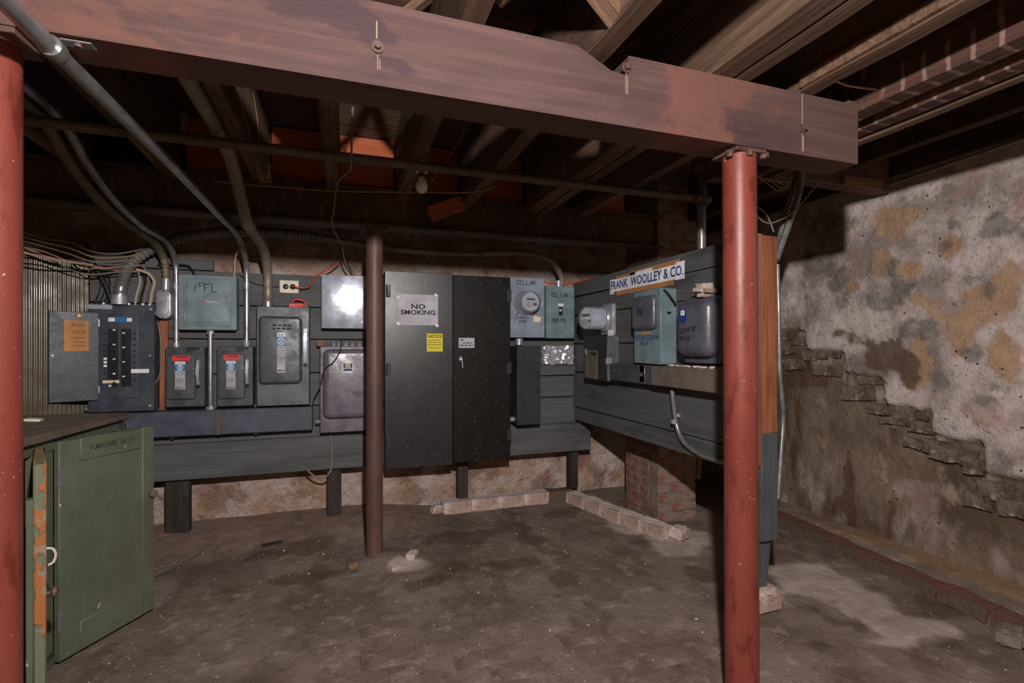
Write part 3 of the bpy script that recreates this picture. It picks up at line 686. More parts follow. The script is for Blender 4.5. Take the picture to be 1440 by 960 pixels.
MB().box(Xp(186), Xp(211), y2-.002, y2-.0005, Zp(523)-.006, Zp(519)).build('tape_strip', 'white', t); boxpart('tape_strip', 'ivory', t, Xp(147), Xp(170), y2-.008, y2-.006, Zp(538), Zp(534)); boxpart('tape_strip', 'ivory', t, Xp(155), Xp(159), y2-.008, y2-.006, Zp(543), Zp(540))
for px, py in ((123, 573), (212, 571), (212, 500), (213, 434), (123, 436)): MB().cyl((Xp(px), y, Zp(py)), (Xp(px), y-.004, Zp(py)), .006, 10).build('screw', 'cast', t)
# door leaf hinged on the left edge of the dead front, swung back towards the corrugated sheet
hx = Xp(140); dw = .205; ang = math.radians(188)
dl = MB().box(0, dw, -.012, 0, Zp(561), Zp(440), .003).build('door', 'panel_blue', t)
dl.location = (hx, y-.002, 0); dl.rotation_euler = (0, 0, 0)
# built folded open: the leaf's inside faces the room
dl.scale = (-1, 1, 1); dl.rotation_euler = (0, 0, math.radians(30))
zt_, zl_ = Zp(440), Zp(561); hl = zt_-zl_
for nm, mt, a, b_, c_, d_ in (('circuit_card', 'tan_card', .045, .145, .56, .90),):
    cc = boxpart(nm, mt, dl, a, b_, -.0135, -.012, zl_+hl*c_, zl_+hl*d_)
    lines(cc, 'ink_faint', a+.012, b_-.03, -.0135, [zl_+hl*f for f in (.86, .84, .78, .76, .71, .66, .62)], .004)
MB().cyl((.085, -.012, zl_+hl*.955), (.085, -.016, zl_+hl*.955), .010, 16, .008).build('door_lock', 'brass', dl)
boxpart('latch', 'white', dl, .185, .195, -.016, -.012, zl_+hl*.50, zl_+hl*.525, bev=.002)
for zz in (.12, .88): MB().cyl((0, -.006, zl_+hl*zz-.02), (0, -.006, zl_+hl*zz+.02), .006, 10).build('hinge', 'cast', dl)
MB().box(-wd/2-.01, -wd/2+.10, -d-.009, -d-.002, h-.02, h+.004).build('top_lip', 'galv', t)
for px in (140, 153, 176, 196, 206): MB().cyl((Xp(px, 430), -d*.5, h+.004), (Xp(px, 430), -d*.5, h+.02), .011, 10).build('cable_clamp', 'cast', t)

# gutter trough under the switches
t, wd, h, d = wallbox('wire_trough', 'long blue grey metal wire trough under the switches', 'trough', 176, 576, 439, 611, .105, 'trough', bev=.003)
for a, b_ in ((-wd/2, -wd*.03), (-wd*.03+.006, wd/2)): boxpart('cover', 'trough', t, a+.002, b_-.002, -d-.003, -d, .006, h-.004, bev=.002)
MB().box(-wd*.03-.006, -wd*.03+.012, -d-.006, -d, 0, h).build('joint_strap', 'dark_iron', t)
for fx in (-.28, .17): MB().cyl((fx*wd, -d*.6, -.016), (fx*wd, -d*.6, 0), .01, 10).build('knockout_bushing', 'dark_iron', t)
MB().cyl((-.22*wd, -d-.004, h*.68), (-.22*wd, -d-.004, h*.86), .006, 8).build('cover_screw', 'trough', t)

TROUGH_TOP = t.location.z+h
t, wd, h, d = wallbox('junction_box', 'square grey green junction box marked 1ST FL', 'junction box', 252, 388, 332, 463, .10, 'box_teal')
boxpart('front_trim', 'box_teal', t, -wd/2-.003, wd/2+.003, -d-.004, -d, -.003, h+.003, bev=.003)
MB().cover(-wd*.42, wd*.42, -d-.009, -d-.003, h*.07, h*.95, .008, .003).build('door_frame', 'box_teal', t)
do = MB().cover(-wd*.37, wd*.38, -d-.016, -d-.008, h*.12, h*.92, .004, .002).build('door', 'box_teal', t)
for a, b_ in ((.14, .32), (.50, .68), (.76, .90)): boxpart('hinge', 'cast', do, -wd*.39, -wd*.375, -d-.018, -d-.009, h*a, h*b_, bev=.001)
boxpart('latch_edge', 'cast', do, wd*.365, wd*.385, -d-.019, -d-.009, h*.30, h*.62, bev=.002)
hand('1', .042, t, 'ink', -wd*.20, -d-.0165, h*.70, .004); hand('ST', .022, t, 'ink', -wd*.10, -d-.0165, h*.79, .0035); hand('FL', .045, t, 'ink', wd*.07, -d-.0165, h*.70, .004)
boxpart('maker_label', 'grey_label', t, -wd*.06, wd*.17, -d-.017, -d-.016, h*.50, h*.525); boxpart('maker_label', 'red', t, -wd*.09, -wd*.03, -d-.0172, -d-.016, h*.50, h*.525)
nip = onY(296, 470, BY-.06); nb_ = onY(296, 580, BY-.06); nb_.z = TROUGH_TOP-.002
pp = thing('conduit', 'short galvanized conduit from the square junction box down to the trough', 'conduit', (nip.x, BY-.06, nb_.z)); L_ = t.location.z-nb_.z
MB().cyl((0, 0, 0), (0, 0, L_), .0145, 16).build('tube', 'emt', pp); MB().cyl((0, 0, L_-.028), (0, 0, L_), .021, 8).build('locknut', 'cast', pp); MB().cyl((0, 0, 0), (0, 0, .02), .022, 8).build('locknut', 'cast', pp)

def switch(label, px0, py0, px1, py1, d, txt, big=False, group=None):
    t, wd, h, d = wallbox('disconnect_switch', label, 'switch box', px0, py0, px1, py1, d, 'switch_light' if big else 'switch_grey', group)
    y = -d
    if big:
        MB().cover(-wd*.46, wd*.36, y-.03, y, h*.22, h*.90, .03, .018).build('cover', 'switch_grey', t); yc = y-.03
        maker_strip(t, -wd*.03, h*.735, wd*.155, h*.40, yc); lever(t, wd*.39, y-.002, h*.42, h*.78, .02)
        lines(t, 'ink', -wd*.2, wd*.2, yc, [h*.81, h*.775], .009, 'smudged_writing')
    else:
        MB().cover(-wd*.44, wd*.27, y-.018, y, h*.13, h*.88, .012, .006).build('cover', 'switch_grey', t); yc = y-.018
        maker_strip(t, -wd*.10, h*.76, wd*.25, h*.46, yc); lever(t, wd*.30, y-.002, h*.36, h*.78)
        MB().box(-wd*.30, wd*.14, yc-.0012, yc, h*.775, h*.865).build('tape', 'red', t); lines(t, 'ink', -wd*.2, wd*.08, yc-.0014, [h*.84], .006)
        hand(txt, .013, t, 'ink', -wd*.04, y-.0006, h*.905, .002)
        boxpart('interlock', 'black_plastic', t, wd*.02, wd*.36, y-.006, y+.03, h*.955, h*1.0, bev=.002)
    MB().cyl((wd*.24, y-.018, h*.64), (wd*.24, y-.022, h*.64), .004, 8).build('screw', 'cast', t)
    return t
switch('small dark grey lever switch beside the bare orange stud', 232, 488, 288, 572, .10, 'A.C. COMPR')
switch('small dark grey lever switch beside the large grey switch', 305, 487, 356, 571, .10, 'A.C. COMPR')
switch('large grey switch box with rounded cover and blue emblem', 361, 431, 435, 570, .12, '', True)
q = rectY(223, 450, 235, 577, BY-.03)
o = MB().box(0, q[1]-q[0], -.02, 0, 0, q[3]-q[2], .003).build('bare_stud', 'raw_stud'); o.location = (q[0], BY, q[2]); tag(o, 'bare orange wood batten between breaker panel and small switch', 'batten')

t, wd, h, d = wallbox('electrical_outlet', 'ivory outlet plate with black plug on the grey planks', 'outlet', 393, 394, 420, 412, .022, 'ivory', bev=.003)
for fx in (-.17, .2):
    MB().lathe([(.017, 0), (.017, .004), (.014, .006), (0, .006)], (fx*wd, -d, h*.5), (0, -1, 0), 16).build('receptacle', 'black_plastic', t)
pg = thing('plug', 'black plug with orange cord pushed into the ivory outlet', 'plug', (t.location.x+.2*wd, BY-d-.006, t.location.z+h*.5))
MB().lathe([(.015, 0), (.017, .01), (.013, .026), (.006, .034), (0, .034)], (0, 0, 0), (0, -1, 0), 16).build('body', 'black_plastic', pg)
cp = [Vector((0, -.03, 0)), Vector((.03, -.045, -.006)), Vector((.09, -.03, -.004))]+[onY(*p, BY-.02)-Vector(pg.location) for p in ((439, 394), (451, 384), (466, 376), (478, 366))]
MB().tube(cp, .0042, 8).build('cord', 'orange_wire', pg)
q = rectY(407, 421, 432, 433, BY-.05)
rt = thing('lockout_tag', 'small red metal tag on top of the large grey switch', 'tag', ((q[0]+q[1])/2, BY-.05, q[2]))
MB().box(-.055, .055, -.012, .0, 0, .03, .004).build('bar', 'red', rt); MB().tube([(-.03, -.006, .03), (-.02, -.012, .05), (.02, -.012, .05), (.045, -.006, .03)], .006, 8).build('hasp', 'red', rt)
boxpart('clip', 'black_plastic', rt, .03, .06, -.014, .004, -.0005, .022, bev=.002)

t, wd, h, d = wallbox('cable_box', 'bare galvanized sheet metal box with a plain flat cover', 'junction box', 453, 388, 526, 461, .11, 'galv', bev=.002)
boxpart('cover', 'galv', t, -wd/2-.003, wd/2+.003, -d-.003, -d, -.003, h+.003, bev=.0015)
for fx, fz in ((.26, .48), (.26, .12), (-.1, .8)): MB().cyl((fx*wd, -d-.003, fz*h), (fx*wd, -d-.006, fz*h), .006, 10).build('screw', 'cast', t)
t, wd, h, d = wallbox('disconnect_switch', 'purplish grey switch box with a deep rounded cover', 'switch box', 450, 487, 524, 607, .10, 'purple_grey')
MB().cover(-wd*.44, wd*.46, -d-.055, -d, h*.17, h*.97, .04, .035).build('cover', 'purple_grey', t)
yb = -d-.0555; x0 = wd*.02; z0 = h*.755
bd = MB().prism([(x0+a, yb, z0+b_) for a, b_ in ((-.02, -.032), (.02, -.032), (.033, -.02), (.033, .024), (.022, .036), (-.022, .036), (-.033, .024), (-.033, -.02))], (0, -.001, 0)).build('badge', 'white', t, 0)
boxpart('badge_field', 'navy', bd, x0-.028, x0+.028, yb-.0015, yb, z0-.022, z0+.028); boxpart('badge_square', 'cream', bd, x0-.014, x0+.014, yb-.002, yb, z0+.002, z0+.028); text('D', .018, bd, 'ink', x0, yb-.0022, z0+.015); boxpart('badge_band', 'white', bd, x0-.028, x0+.028, yb-.002, yb, z0-.005, z0-.002)
MB().cyl((-wd*.5, -.05, h*.12), (-wd*.5-.03, -.05, h*.12), .018, 14).build('side_nipple', 'purple_grey', t)
r0 = t.location; its = (('wood_block', 'small tan wooden block on top of the purplish switch box', -.155, .026, 'bridging'), ('screw_bushing', 'small metal bushing in the row on the purplish switch box', -.08, .013, 'cast'), ('screw_bushing', 'small metal bushing in the row on the purplish switch box', -.045, .014, 'cast'), ('screw_bushing', 'small metal bushing in the row on the purplish switch box', -.005, .016, 'cast'), ('screw_bushing', 'small metal bushing in the row on the purplish switch box', .035, .014, 'cast'), ('screw_bushing', 'small metal bushing in the row on the purplish switch box', .08, .014, 'cast'))
for nm, lb, dx, rr, mt in its:
    if nm == 'wood_block': o = MB().box(-rr, rr, -.02, .02, 0, .042, .003).build(nm, mt)
    else: o = MB().lathe([(rr, 0), (rr, .012), (rr*.7, .013), (rr*.7, .026), (0, .026)], (0, 0, 0), (0, 0, 1), 8).build(nm, mt)
    o.location = (r0.x+dx, BY-.06, r0.z+h); tag(o, lb, 'block' if nm == 'wood_block' else 'bushing', None if nm == 'wood_block' else 'bushings on the purplish switch box')

# tall black double-door cabinet
t, wd, h, d = wallbox('steel_cabinet', 'tall black double door steel cabinet with paper notices', 'cabinet', 541, 386, 717, 650, .14, 'black', bev=.003)
mid = onY(636, 520, BY-d).x-t.location.x
me_ = [c for c in t.children if c.name.startswith('box')][0]; bpy.data.objects.remove(me_)
zk = .579-t.location.z                               # the back is stepped to clear the skirt plank
MB().prism([(-wd/2, y_, z_) for y_, z_ in ((-d, 0), (-.034, 0), (-.034, zk), (0, zk), (0, h), (-d, h))], (wd, 0, 0)).build('box', 'black', t, 20)
ld_ = MB().box(0, mid+wd/2-.004, -.012, 0, -.012, h+.004, .003).build('door', 'black_gloss', t); ld_.location = (-wd/2, -d-.004, 0); ld_.rotation_euler = (0, 0, -.035)
rd_ = boxpart('door', 'black', t, mid+.004, wd/2, -d-.014, -d-.002, -.004, h-.004, bev=.003)
for zz in (.13, .50, .90):
    for xx, y_ in ((-wd/2+.022, -d-.018), (wd/2-.012, -d-.016)):
        hg = boxpart('hinge', 'black_matt', t, xx-.014, xx+.014, y_-.003, y_+.004, h*zz-.04, h*zz+.04, bev=.002); MB().cyl((xx-.012*(1 if xx < 0 else -1), y_-.004, h*zz-.04), (xx-.012*(1 if xx < 0 else -1), y_-.004, h*zz+.04), .005, 8).build('hinge_pin', 'black_matt', hg)
MB().cyl((mid+.05, -d-.014, h*.55), (mid+.05, -d-.03, h*.55), .010, 10).build('lock_stud', 'cast', t)
ha = MB().tube([(mid+.045, -d-.02, h*.56), (mid+.055, -d-.032, h*.56), (mid+.068, -d-.022, h*.505)], .005, 8).build('hasp', 'cast', t)
wz = t.location
sg = thing('paper_sign', 'white paper sign reading NO SMOKING on the black cabinet', 'sign', (0, 0, 0))
pz = onY(588, 436, BY-d-.03); sg.location = (pz.x, BY-d-.026, pz.z-.105); sg.rotation_euler = (0, 0, -.035)
sw = (rectY(560, 414, 616, 457, BY-d-.03)); sw_, sh_ = sw[1]-sw[0], sw[3]-sw[2]
DY = lambda x: BY-d-.0165-(x-wz.x+wd/2)*.035
sg.location = ((sw[0]+sw[1])/2, DY((sw[0]+sw[1])/2), sw[2])
boxpart('sheet', 'paper', sg, -sw_/2, sw_/2, -.0012, 0, 0, sh_)
text('NO', sh_*.22, sg, 'ink', 0, -.0016, sh_*.60, 1.35, bold=.03); text('SMOKING', sh_*.21, sg, 'ink', 0, -.0016, sh_*.41, 1.2, bold=.03)
for a, b_ in ((-.5, .9), (.47, 0.0), (-.5, .05), (.45, 1.0)): MB().box(-.012, .012, -.0018, -.0012, -.008, .008, mtx=Matrix.Translation((a*sw_, 0, b_*sh_)) @ Matrix.Rotation(.7, 4, 'Y')).build('tape', 'white', sg)
sw = rectY(600, 469, 622, 494, BY-d-.02); nw, nh = sw[1]-sw[0], sw[3]-sw[2]
nn = thing('notice_sticker', 'yellow NOTICE sticker on the black cabinet door', 'sticker', ((sw[0]+sw[1])/2, DY((sw[0]+sw[1])/2), sw[2]), -.035)
boxpart('sheet', 'yellow', nn, -nw/2, nw/2, -.001, 0, 0, nh); text('NOTICE', nh*.24, nn, 'ink', 0, -.0014, nh*.84, .9, bold=.025); lines(nn, 'ink', -nw*.42, nw*.42, -.001, [nh*f for f in (.62, .50, .38)], nh*.035); text('Thank you', nh*.15, nn, 'ink', 0, -.0014, nh*.21, 1.0)
sw = rectY(645, 475, 667, 489, BY-d-.014); nw, nh = sw[1]-sw[0], sw[3]-sw[2]
nn = thing('label_card', 'small white printed label on the black cabinet', 'label', ((sw[0]+sw[1])/2, BY-d-.0145, sw[2]))
boxpart('sheet', 'paper', nn, -nw/2, nw/2, -.001, 0, 0, nh); lines(nn, 'ink', -nw*.4, -nw*.1, -.001, [nh*.8], nh*.1); lines(nn, 'ink_faint', -nw*.25, nw*.35, -.001, [nh*.5], nh*.1); lines(nn, 'ink', -nw*.42, nw*.42, -.001, [nh*.25], nh*.1)

def meter(t, x, y, z, r, depth):
    MB().lathe([(r*1.12, 0), (r*1.12, .02), (r*1.0, .03), (r*.98, .034), (0, .034)], (x, y, z), (0, -1, 0), 32).build('socket_ring', 'cast', t)
    MB().lathe([(r*.88, 0), (r*.86, depth*.62), (r*.80, depth*.72), (0, depth*.72)], (x, y-.034, z), (0, -1, 0), 32).build('meter_body', 'meter_face', t)
    f = MB().lathe([(r*.76, 0), (r*.76, .003), (0, .003)], (x, y-.034-depth*.72, z), (0, -1, 0), 32).build('dial', 'white', t); yf = y-.038-depth*.72
    boxpart('register', 'ink', f, x-r*.42, x+r*.36, yf-.001, yf, z+r*.12, z+r*.30); boxpart('nameplate', 'ink_faint', f, x+r*.2, x+r*.55, yf-.001, yf, z-r*.35, z-r*.12); lines(f, 'ink_faint', x-r*.5, x+r*.1, yf, [z-r*.15, z-r*.3, z-r*.45], r*.05)
    MB().lathe([(r*.95, 0), (r*.94, depth*.8), (r*.84, depth*.97), (r*.6, depth*1.02), (0, depth*1.02)], (x, y-.034, z), (0, -1, 0), 32).build('glass_cover', 'glass', t)
t, wd, h, d = wallbox('meter_box', 'light blue grey meter box marked CELLAR with round meter', 'meter', 718, 391, 765, 474, .13, 'box_light')
boxpart('cover', 'box_light', t, -wd/2-.002, wd/2+.002, -d-.003, -d, -.002, h+.002, bev=.002)
mx = onY(738, 426, BY-d).x-t.location.x; mz = onY(738, 426, BY-d).z-t.location.z
meter(t, mx, -d-.003, mz, .075, .11)
hand('CELLAR', .03, t, 'ink', -.01, -d-.0035, h*.885, .0042); hand('LOCKERS', .018, t, 'ink', -wd*.18, -d-.0035, h*.31, .0025); hand('ROOM', .018, t, 'ink', -wd*.15, -d-.0035, h*.245, .0025)
MB().prism([(-wd*.36, -d-.003, h*.37), (-wd*.34, -d-.003, h*.36), (-wd*.24, -d-.003, h*.43), (-wd*.26, -d-.003, h*.44)], (0, -.0005, 0)).build('arrow', 'ink', t, 0)
MB().box(-.028, .028, -.001, 0, -.02, .02, mtx=Matrix.Translation((wd*.29, -d-.003, h*.31)) @ Matrix.Rotation(.12, 4, 'Y')).build('seal_sticker', 'ivory', t)
MB().cyl((-wd*.15, -.06, -.055), (-wd*.15, -.06, 0), .03, 16).build('nipple', 'cast', t)
t, wd, h, d = wallbox('main_switch', 'teal grey switch box marked CELLAR MAIN', 'switch box', 768, 403, 807, 475, .11, 'box_teal')
boxpart('cover', 'box_teal', t, -wd/2-.002, wd/2+.002, -d-.003, -d, -.002, h+.002, bev=.002)
hand('CELLAR', .028, t, 'ink', .0, -d-.0035, h*.80, .004); hand('MAIN', .032, t, 'ink', -.01, -d-.0035, h*.30, .0045)
boxpart('switch_slot', 'black_plastic', t, -.012, .018, -d-.005, -d-.002, h*.44, h*.60, bev=.002); boxpart('toggle', 'grey_label', t, -.012, .004, -d-.022, -d-.004, h*.51, h*.56, bev=.002); boxpart('on_label', 'white', t, -.014, .026, -d-.004, -d-.002, h*.62, h*.67)
MB().cyl((.012, -.055, h), (.012, -.055, h+.05), .026, 12).build('hub', 'cast', t)
t, wd, h, d = wallbox('pull_box', 'tall black metal box beside the black cabinet', 'junction box', 727, 486, 760, 597, .17, 'black_matt', bev=.003)
boxpart('cover', 'black_matt', t, -wd/2, wd/2, -d-.003, -d, .0, h*.78, bev=.002); boxpart('cover', 'black_matt', t, -wd/2, wd/2, -d-.003, -d, h*.785, h, bev=.002)
MB().cyl((-wd*.4, -.1, h*.06), (-wd*.4-.05, -.1, h*.06), .018, 12).build('bushing', 'cast', t)

# conduit body and the conduits that run between ceiling and switches
lb = onY(232, 428, BY-.06)
t = thing('conduit_fitting', 'oval cast aluminium conduit body beside the breaker panel', 'conduit body', (lb.x, BY-.03, lb.z-.085))
MB().cover(-.04, .04, -.06, 0, -.0, .17, .036, .010).build('housing', 'cast', t); MB().cover(-.028, .028, -.066, -.058, .018, .152, .026, .004).build('cover', 'cast', t)
for zz in (.010, .160): MB().cyl((0, -.06, zz), (0, -.064, zz), .005, 8).build('screw', 'dark_iron', t)
MB().cyl((-.035, -.03, .035), (-.047, -.03, .035), .017, 12).build('hub', 'cast', t); MB().cyl((.004, -.03, .165), (.006, -.03, .235), .021, 12).build('hub', 'cast', t)
def run(name, label, pts, r, mat, n=12, corr=0, cat='conduit', step=None, group=None, parts=()):
    p0 = Vector(pts[0]); t = thing(name, label, cat, p0, 0, group)
    MB().tube([Vector(p)-p0 for p in pts], r, n, step, corr, .024 if r > .018 else .018).build('tube', mat, t, 60)
    for k, (p, q_, rr, mt, nm) in enumerate(parts): MB().cyl(Vector(p)-p0, Vector(q_)-p0, rr, 14).build(nm, mt, t)
    return t
CYC = BY-.05
cx = onY(347, 420, CYC).x; zlo = onY(347, 487, CYC).z; zc_ = onY(347, 402, CYC).z
sp = onY(70, 60, 1.19)
c = run('conduit', 'long galvanized conduit strapped under the timber beam and down to a switch', [(-.50, -.6, EYE+.55), (-.525, .6, EYE+.565), (sp.x, 1.18, EYE+.578), (-.535, 1.8, EYE+.60), (-.545, 2.6, EYE+.615), (-.553, 3.05, EYE+.628), (-.556, 3.24, EYE+.60), (cx, 3.36, EYE+.52), (cx, CYC, EYE+.40), (cx, CYC, zlo)], .0165, 'emt', parts=(((cx, CYC, zc_-.02), (cx, CYC, zc_+.02), .0185, 'cast', 'coupling'), ((cx, CYC, zlo-.004), (cx, CYC, zlo+.035), .022, 'cast', 'connector')))
st = MB().lathe([(.0175, -.014), (.0205, -.014), (.0205, .014), (.0175, .014)], Vector((sp.x, 1.2, EYE+.579))-c.location, (0, 1, .03), 20).build('strap', 'emt', c)
MB().box(sp.x+.014, sp.x+.065, 1.19, 1.215, EYE+.594, EYE+.597, mtx=Matrix.Translation(-Vector(c.location))).build('strap_foot', 'emt', c); MB().cyl(Vector((sp.x+.04, 1.2, EYE+.594))-c.location, Vector((sp.x+.04, 1.2, EYE+.588))-c.location, .007, 6).build('strap_bolt', 'dark_iron', c)
cx = onY(377, 410, CYC).x; zlo = onY(377, 431, CYC).z
run('conduit', 'thick dusty conduit dropping beneath the girder to the large grey switch', [(cx, -.2, EYE+.822), (cx, 1.3, EYE+.821), (cx, 1.6, EYE+.802), (cx, 2.2, EYE+.797), (cx, 2.42, EYE+.73), (cx, 2.68, EYE+.605), (cx, 2.95, EYE+.59), (cx, 3.22, EYE+.57), (cx, 3.37, EYE+.48), (cx, CYC, EYE+.38), (cx, CYC, zlo)], .0265, 'emt_dull', parts=(((cx, 2.74, EYE+.60), (cx, 2.70, EYE+.602), .030, 'emt_dull', 'coupling'), ((cx, CYC, zlo-.003), (cx, CYC, zlo+.03), .032, 'emt', 'connector')))
cx = onY(248, 430, CYC).x; zlo = onY(248, 488, CYC).z; zc_ = onY(248, 402, CYC).z
run('conduit', 'slim dusty conduit curving beside the conduit body down to a switch', [(cx, .2, EYE+.81), (cx, 1.4, EYE+.81), (cx, 1.8, EYE+.80), (cx, 2.13, EYE+.789), (cx, 2.33, EYE+.70), (cx, 2.56, EYE+.63), (cx, 2.87, EYE+.59), (cx, 3.2, EYE+.585), (cx, 3.36, EYE+.52), (cx, CYC, EYE+.40), (cx, CYC, zlo)], .0155, 'emt', parts=(((cx, CYC, zc_-.018), (cx, CYC, zc_+.018), .0175, 'cast', 'coupling'), ((cx, CYC, zlo-.004), (cx, CYC, zlo+.03), .021, 'cast', 'connector')))
cx = lb.x+.005
run('flexible_conduit', 'ribbed flexible conduit coming down into the oval conduit body', [(-1.02, 1.0, EYE+.816), (-1.01, 1.4, EYE+.816), (-.99, 1.85, EYE+.80), (-.98, 2.13, EYE+.794), (-.975, 2.33, EYE+.69), (-.97, 2.6, EYE+.612), (-.97, 2.95, EYE+.585), (-.97, 3.2, EYE+.57), (cx, 3.36, EYE+.50), (cx, BY-.06, EYE+.40), (cx, BY-.06, lb.z+.14)], .022, 'flex_dull', 14, .25)
pts = [onY(*p, 3.33) for p in ((168, 428), (171, 400), (182, 374), (212, 350), (255, 334), (320, 326), (390, 327), (455, 335))]
run('flexible_conduit', 'fat ribbed flexible conduit rising from the breaker panel top', pts, .033, 'flex', 16, .24, parts=((pts[0]-Vector((0, 0, .0)), pts[0]+Vector((0, 0, .05)), .040, 'cast', 'connector'),))
pts = [pts[-1]+Vector((-.03, 0, .004))]+[onY(*p, 3.33) for p in ((500, 342), (560, 351), (640, 357), (715, 356), (752, 358), (776, 368))]+[onY(789, 388, 3.38), onY(790, 402, 3.395)]
run('conduit', 'dusty conduit sagging along the wall top to the CELLAR MAIN switch', pts, .022, 'emt_dull', 14)
# iron gas pipe under the joists with tee and drop
PZ, PY = EYE+.752, 2.08
t = thing('iron_pipe', 'long iron pipe hung below the joists with a tee and drop', 'pipe', (-1.45, PY, PZ))
ex = 1.724+1.45                                      # the drop passes behind the plank panel
MB().cyl((0, 0, 0), (ex-.02, 0, 0), .019, 16).build('run', 'iron_pipe', t)
MB().cyl((ex-.05, 0, 0), (ex+.04, 0, 0), .028, 16).build('tee', 'iron_pipe', t); MB().cyl((ex, 0, -.045), (ex, 0, .04), .028, 16).build('tee', 'iron_pipe', t)
MB().cyl((ex, 0, -.33), (ex, 0, -.04), .021, 16).build('drop', 'emt', t); MB().cyl((ex, 0, .03), (ex, 0, .3), .02, 14).build('riser', 'iron_pipe', t)
for x in (.9, 2.4): MB().box(x, x+.02, -.003, .003, .0, ZT-PZ+.05).build('hanger', 'iron_pipe', t)

# ================================================================== GREY PLANK PANEL ON THE RIGHT
GX, GY0, GY1 = 1.665, 1.70, 3.44
gp = thing('plank_switchboard', 'grey painted plank panel on timber studs beside the brick pier', 'panel', (GX, GY0, 0))
ZR = [.60, .70, .965, 1.175, 1.388, 1.53, 1.637]
for i, (a, b_) in enumerate(zip(ZR, ZR[1:])):
    y1 = GY1-GY0-(.0 if i else .02)
    boxpart('plank', 'plank_side', gp, -random.uniform(0, .003), .036, 0 if a > .65 else .02, y1, a+.003, b_-.003, bev=.003)
boxpart('end_stud', 'raw_stud', gp, .038, .066, .001, .09, .63, 1.645, bev=.003); boxpart('end_stud', 'raw_stud', gp, .068, .155, .004, .05, .70, 1.64, bev=.003)
boxpart('end_stud', 'plank_leg', gp, .062, .155, .0, .055, .30, .775, bev=.004)
boxpart('end_stud', 'plank_leg', gp, .005, .062, .02, .08, .10, .62, bev=.004); 
MB().prism([(.035, .03, .30), (.145, .03, .30), (.12, .03, .075), (.05, .03, .075)], (0, .05, 0)).build('foot', 'plank_leg', gp)
for yy in (.75, 1.5): boxpart('back_stud', 'leg_wood', gp, .037, .10, yy, yy+.045, .62, 1.6)
boxpart('mid_strip', 'plank_leg', gp, .0, .034, -.012, .0, .66, 1.63, bev=.002)
o = MB().box(-.09, .09, -.07, .07, -.02, .085, .02, 2).rough(.012, 12, 3).build('concrete_pad', 'white_brick'); o.location = (GX+.085, GY0+.06, 0); tag(o, 'crumbled whitewashed pad under the plank panel foot', 'pad')
RZ = -PI/2
def panelbox(name, label, cat, ynear, yfar, z0, z1, d, mat, bev=.004):
    t = thing(name, label, cat, (GX, (ynear+yfar)/2, z0), RZ); wd, h = yfar-ynear, z1-z0
    boxpart('box', mat, t, -wd/2, wd/2, -d, 0, 0, h, bev=bev); return t, wd, h, d
# second meter
mt_ = onX(858, 450, GX)
t = thing('electric_meter', 'glass electric meter on a socket above the tan and black box', 'meter', (GX, mt_.y, mt_.z-.085), RZ)
mzb = 1.2215-t.location.z                          # the socket stands on the fuse box top
boxpart('socket_plate', 'cast', t, -.075, .085, -.03, 0, mzb, .19, bev=.01, seg=2); meter(t, -.0, -.03, .095, .078, .14)
for a in (.6, 2.5): MB().cyl((.09*math.cos(a), -.035, .095+.09*math.sin(a)), (.09*math.cos(a), -.055, .095+.09*math.sin(a)), .006, 8).build('sealing_lug', 'cast', t)
boxpart('seal_tag', 'white', t, .03, .085, -.034, -.03, mzb+.003, mzb+.04)
MB().tube([(-.06, -.06, .03), (-.075, -.05, .005), (-.04, -.036, mzb+.007), (.02, -.034, mzb+.012)], .005, 8).build('seal_wire', 'black_wire', t)
t, wd, h, d = panelbox('fuse_box', 'grey metal fuse box with black front below the glass meter', 'fuse box', 2.775, 3.085, .935, 1.222, .085, 'switch_light')
boxpart('front', 'black_matt', t, -wd/2, wd/2, -d-.004, -d, .0, h, bev=.002); boxpart('rust_panel', 'trough_tan', t, -wd*.47, wd*.12, -d-.008, -d-.003, h*.02, h*.68, bev=.002)
boxpart('slot', 'black_plastic', t, -wd*.18, wd*.10, -d-.010, -d-.007, h*.57, h*.63); MB().tube([(-wd*.37, -d-.008, h*.70), (-wd*.35, -d-.02, h*.66), (-wd*.36, -d-.008, h*.58)], .005, 8).build('pull_ring', 'cast', t)
boxpart('latch', 'cast', t, wd*.46, wd*.54, -d-.01, -d+.03, h*.36, h*.52, bev=.003); MB().cyl((wd*.53, -d+.02, h*.5), (wd*.56, -d+.02, h*.5), .008, 10).build('screw', 'cast', t)
t, wd, h, d = panelbox('main_switch', 'grey green switch box marked FREIGHT ELEVATOR MAIN', 'switch box', 2.2, 2.45, 1.06, 1.46, .10, 'box_teal')
MB().cover(-wd*.44, wd*.40, -d-.03, -d, h*.46, h*.92, .03, .02).build('cover', 'slate', t)
hand('33', .03, t, 'ink', -.02, -d-.0305, h*.66, .006); boxpart('sticker', 'tan_card', t, -wd*.2, wd*.14, -d-.001, -d, h*.40, h*.435)
hand('FREIGHT', .024, t, 'deep_blue', -wd*.22, -d-.0005, h*.325, .003, 0, .45); hand('ELEVATOR', .021, t, 'deep_blue', wd*.22, -d-.0005, h*.33, .003, 0, .42); hand('MAIN', .022, t, 'deep_blue', -.02, -d-.0005, h*.25, .003)
MB().tube([(wd*.5+.004, -d+.015, h*.97), (wd*.5+.014, -d+.03, h*.93), (wd*.5+.014, -d+.075, h*.80), (wd*.5+.004, -d+.085, h*.77)], .006, 8).build('handle', 'black_plastic', t); boxpart('catch', 'black_plastic', t, wd*.5, wd*.5+.006, -d+.04, -d+.06, h*.66, h*.69)
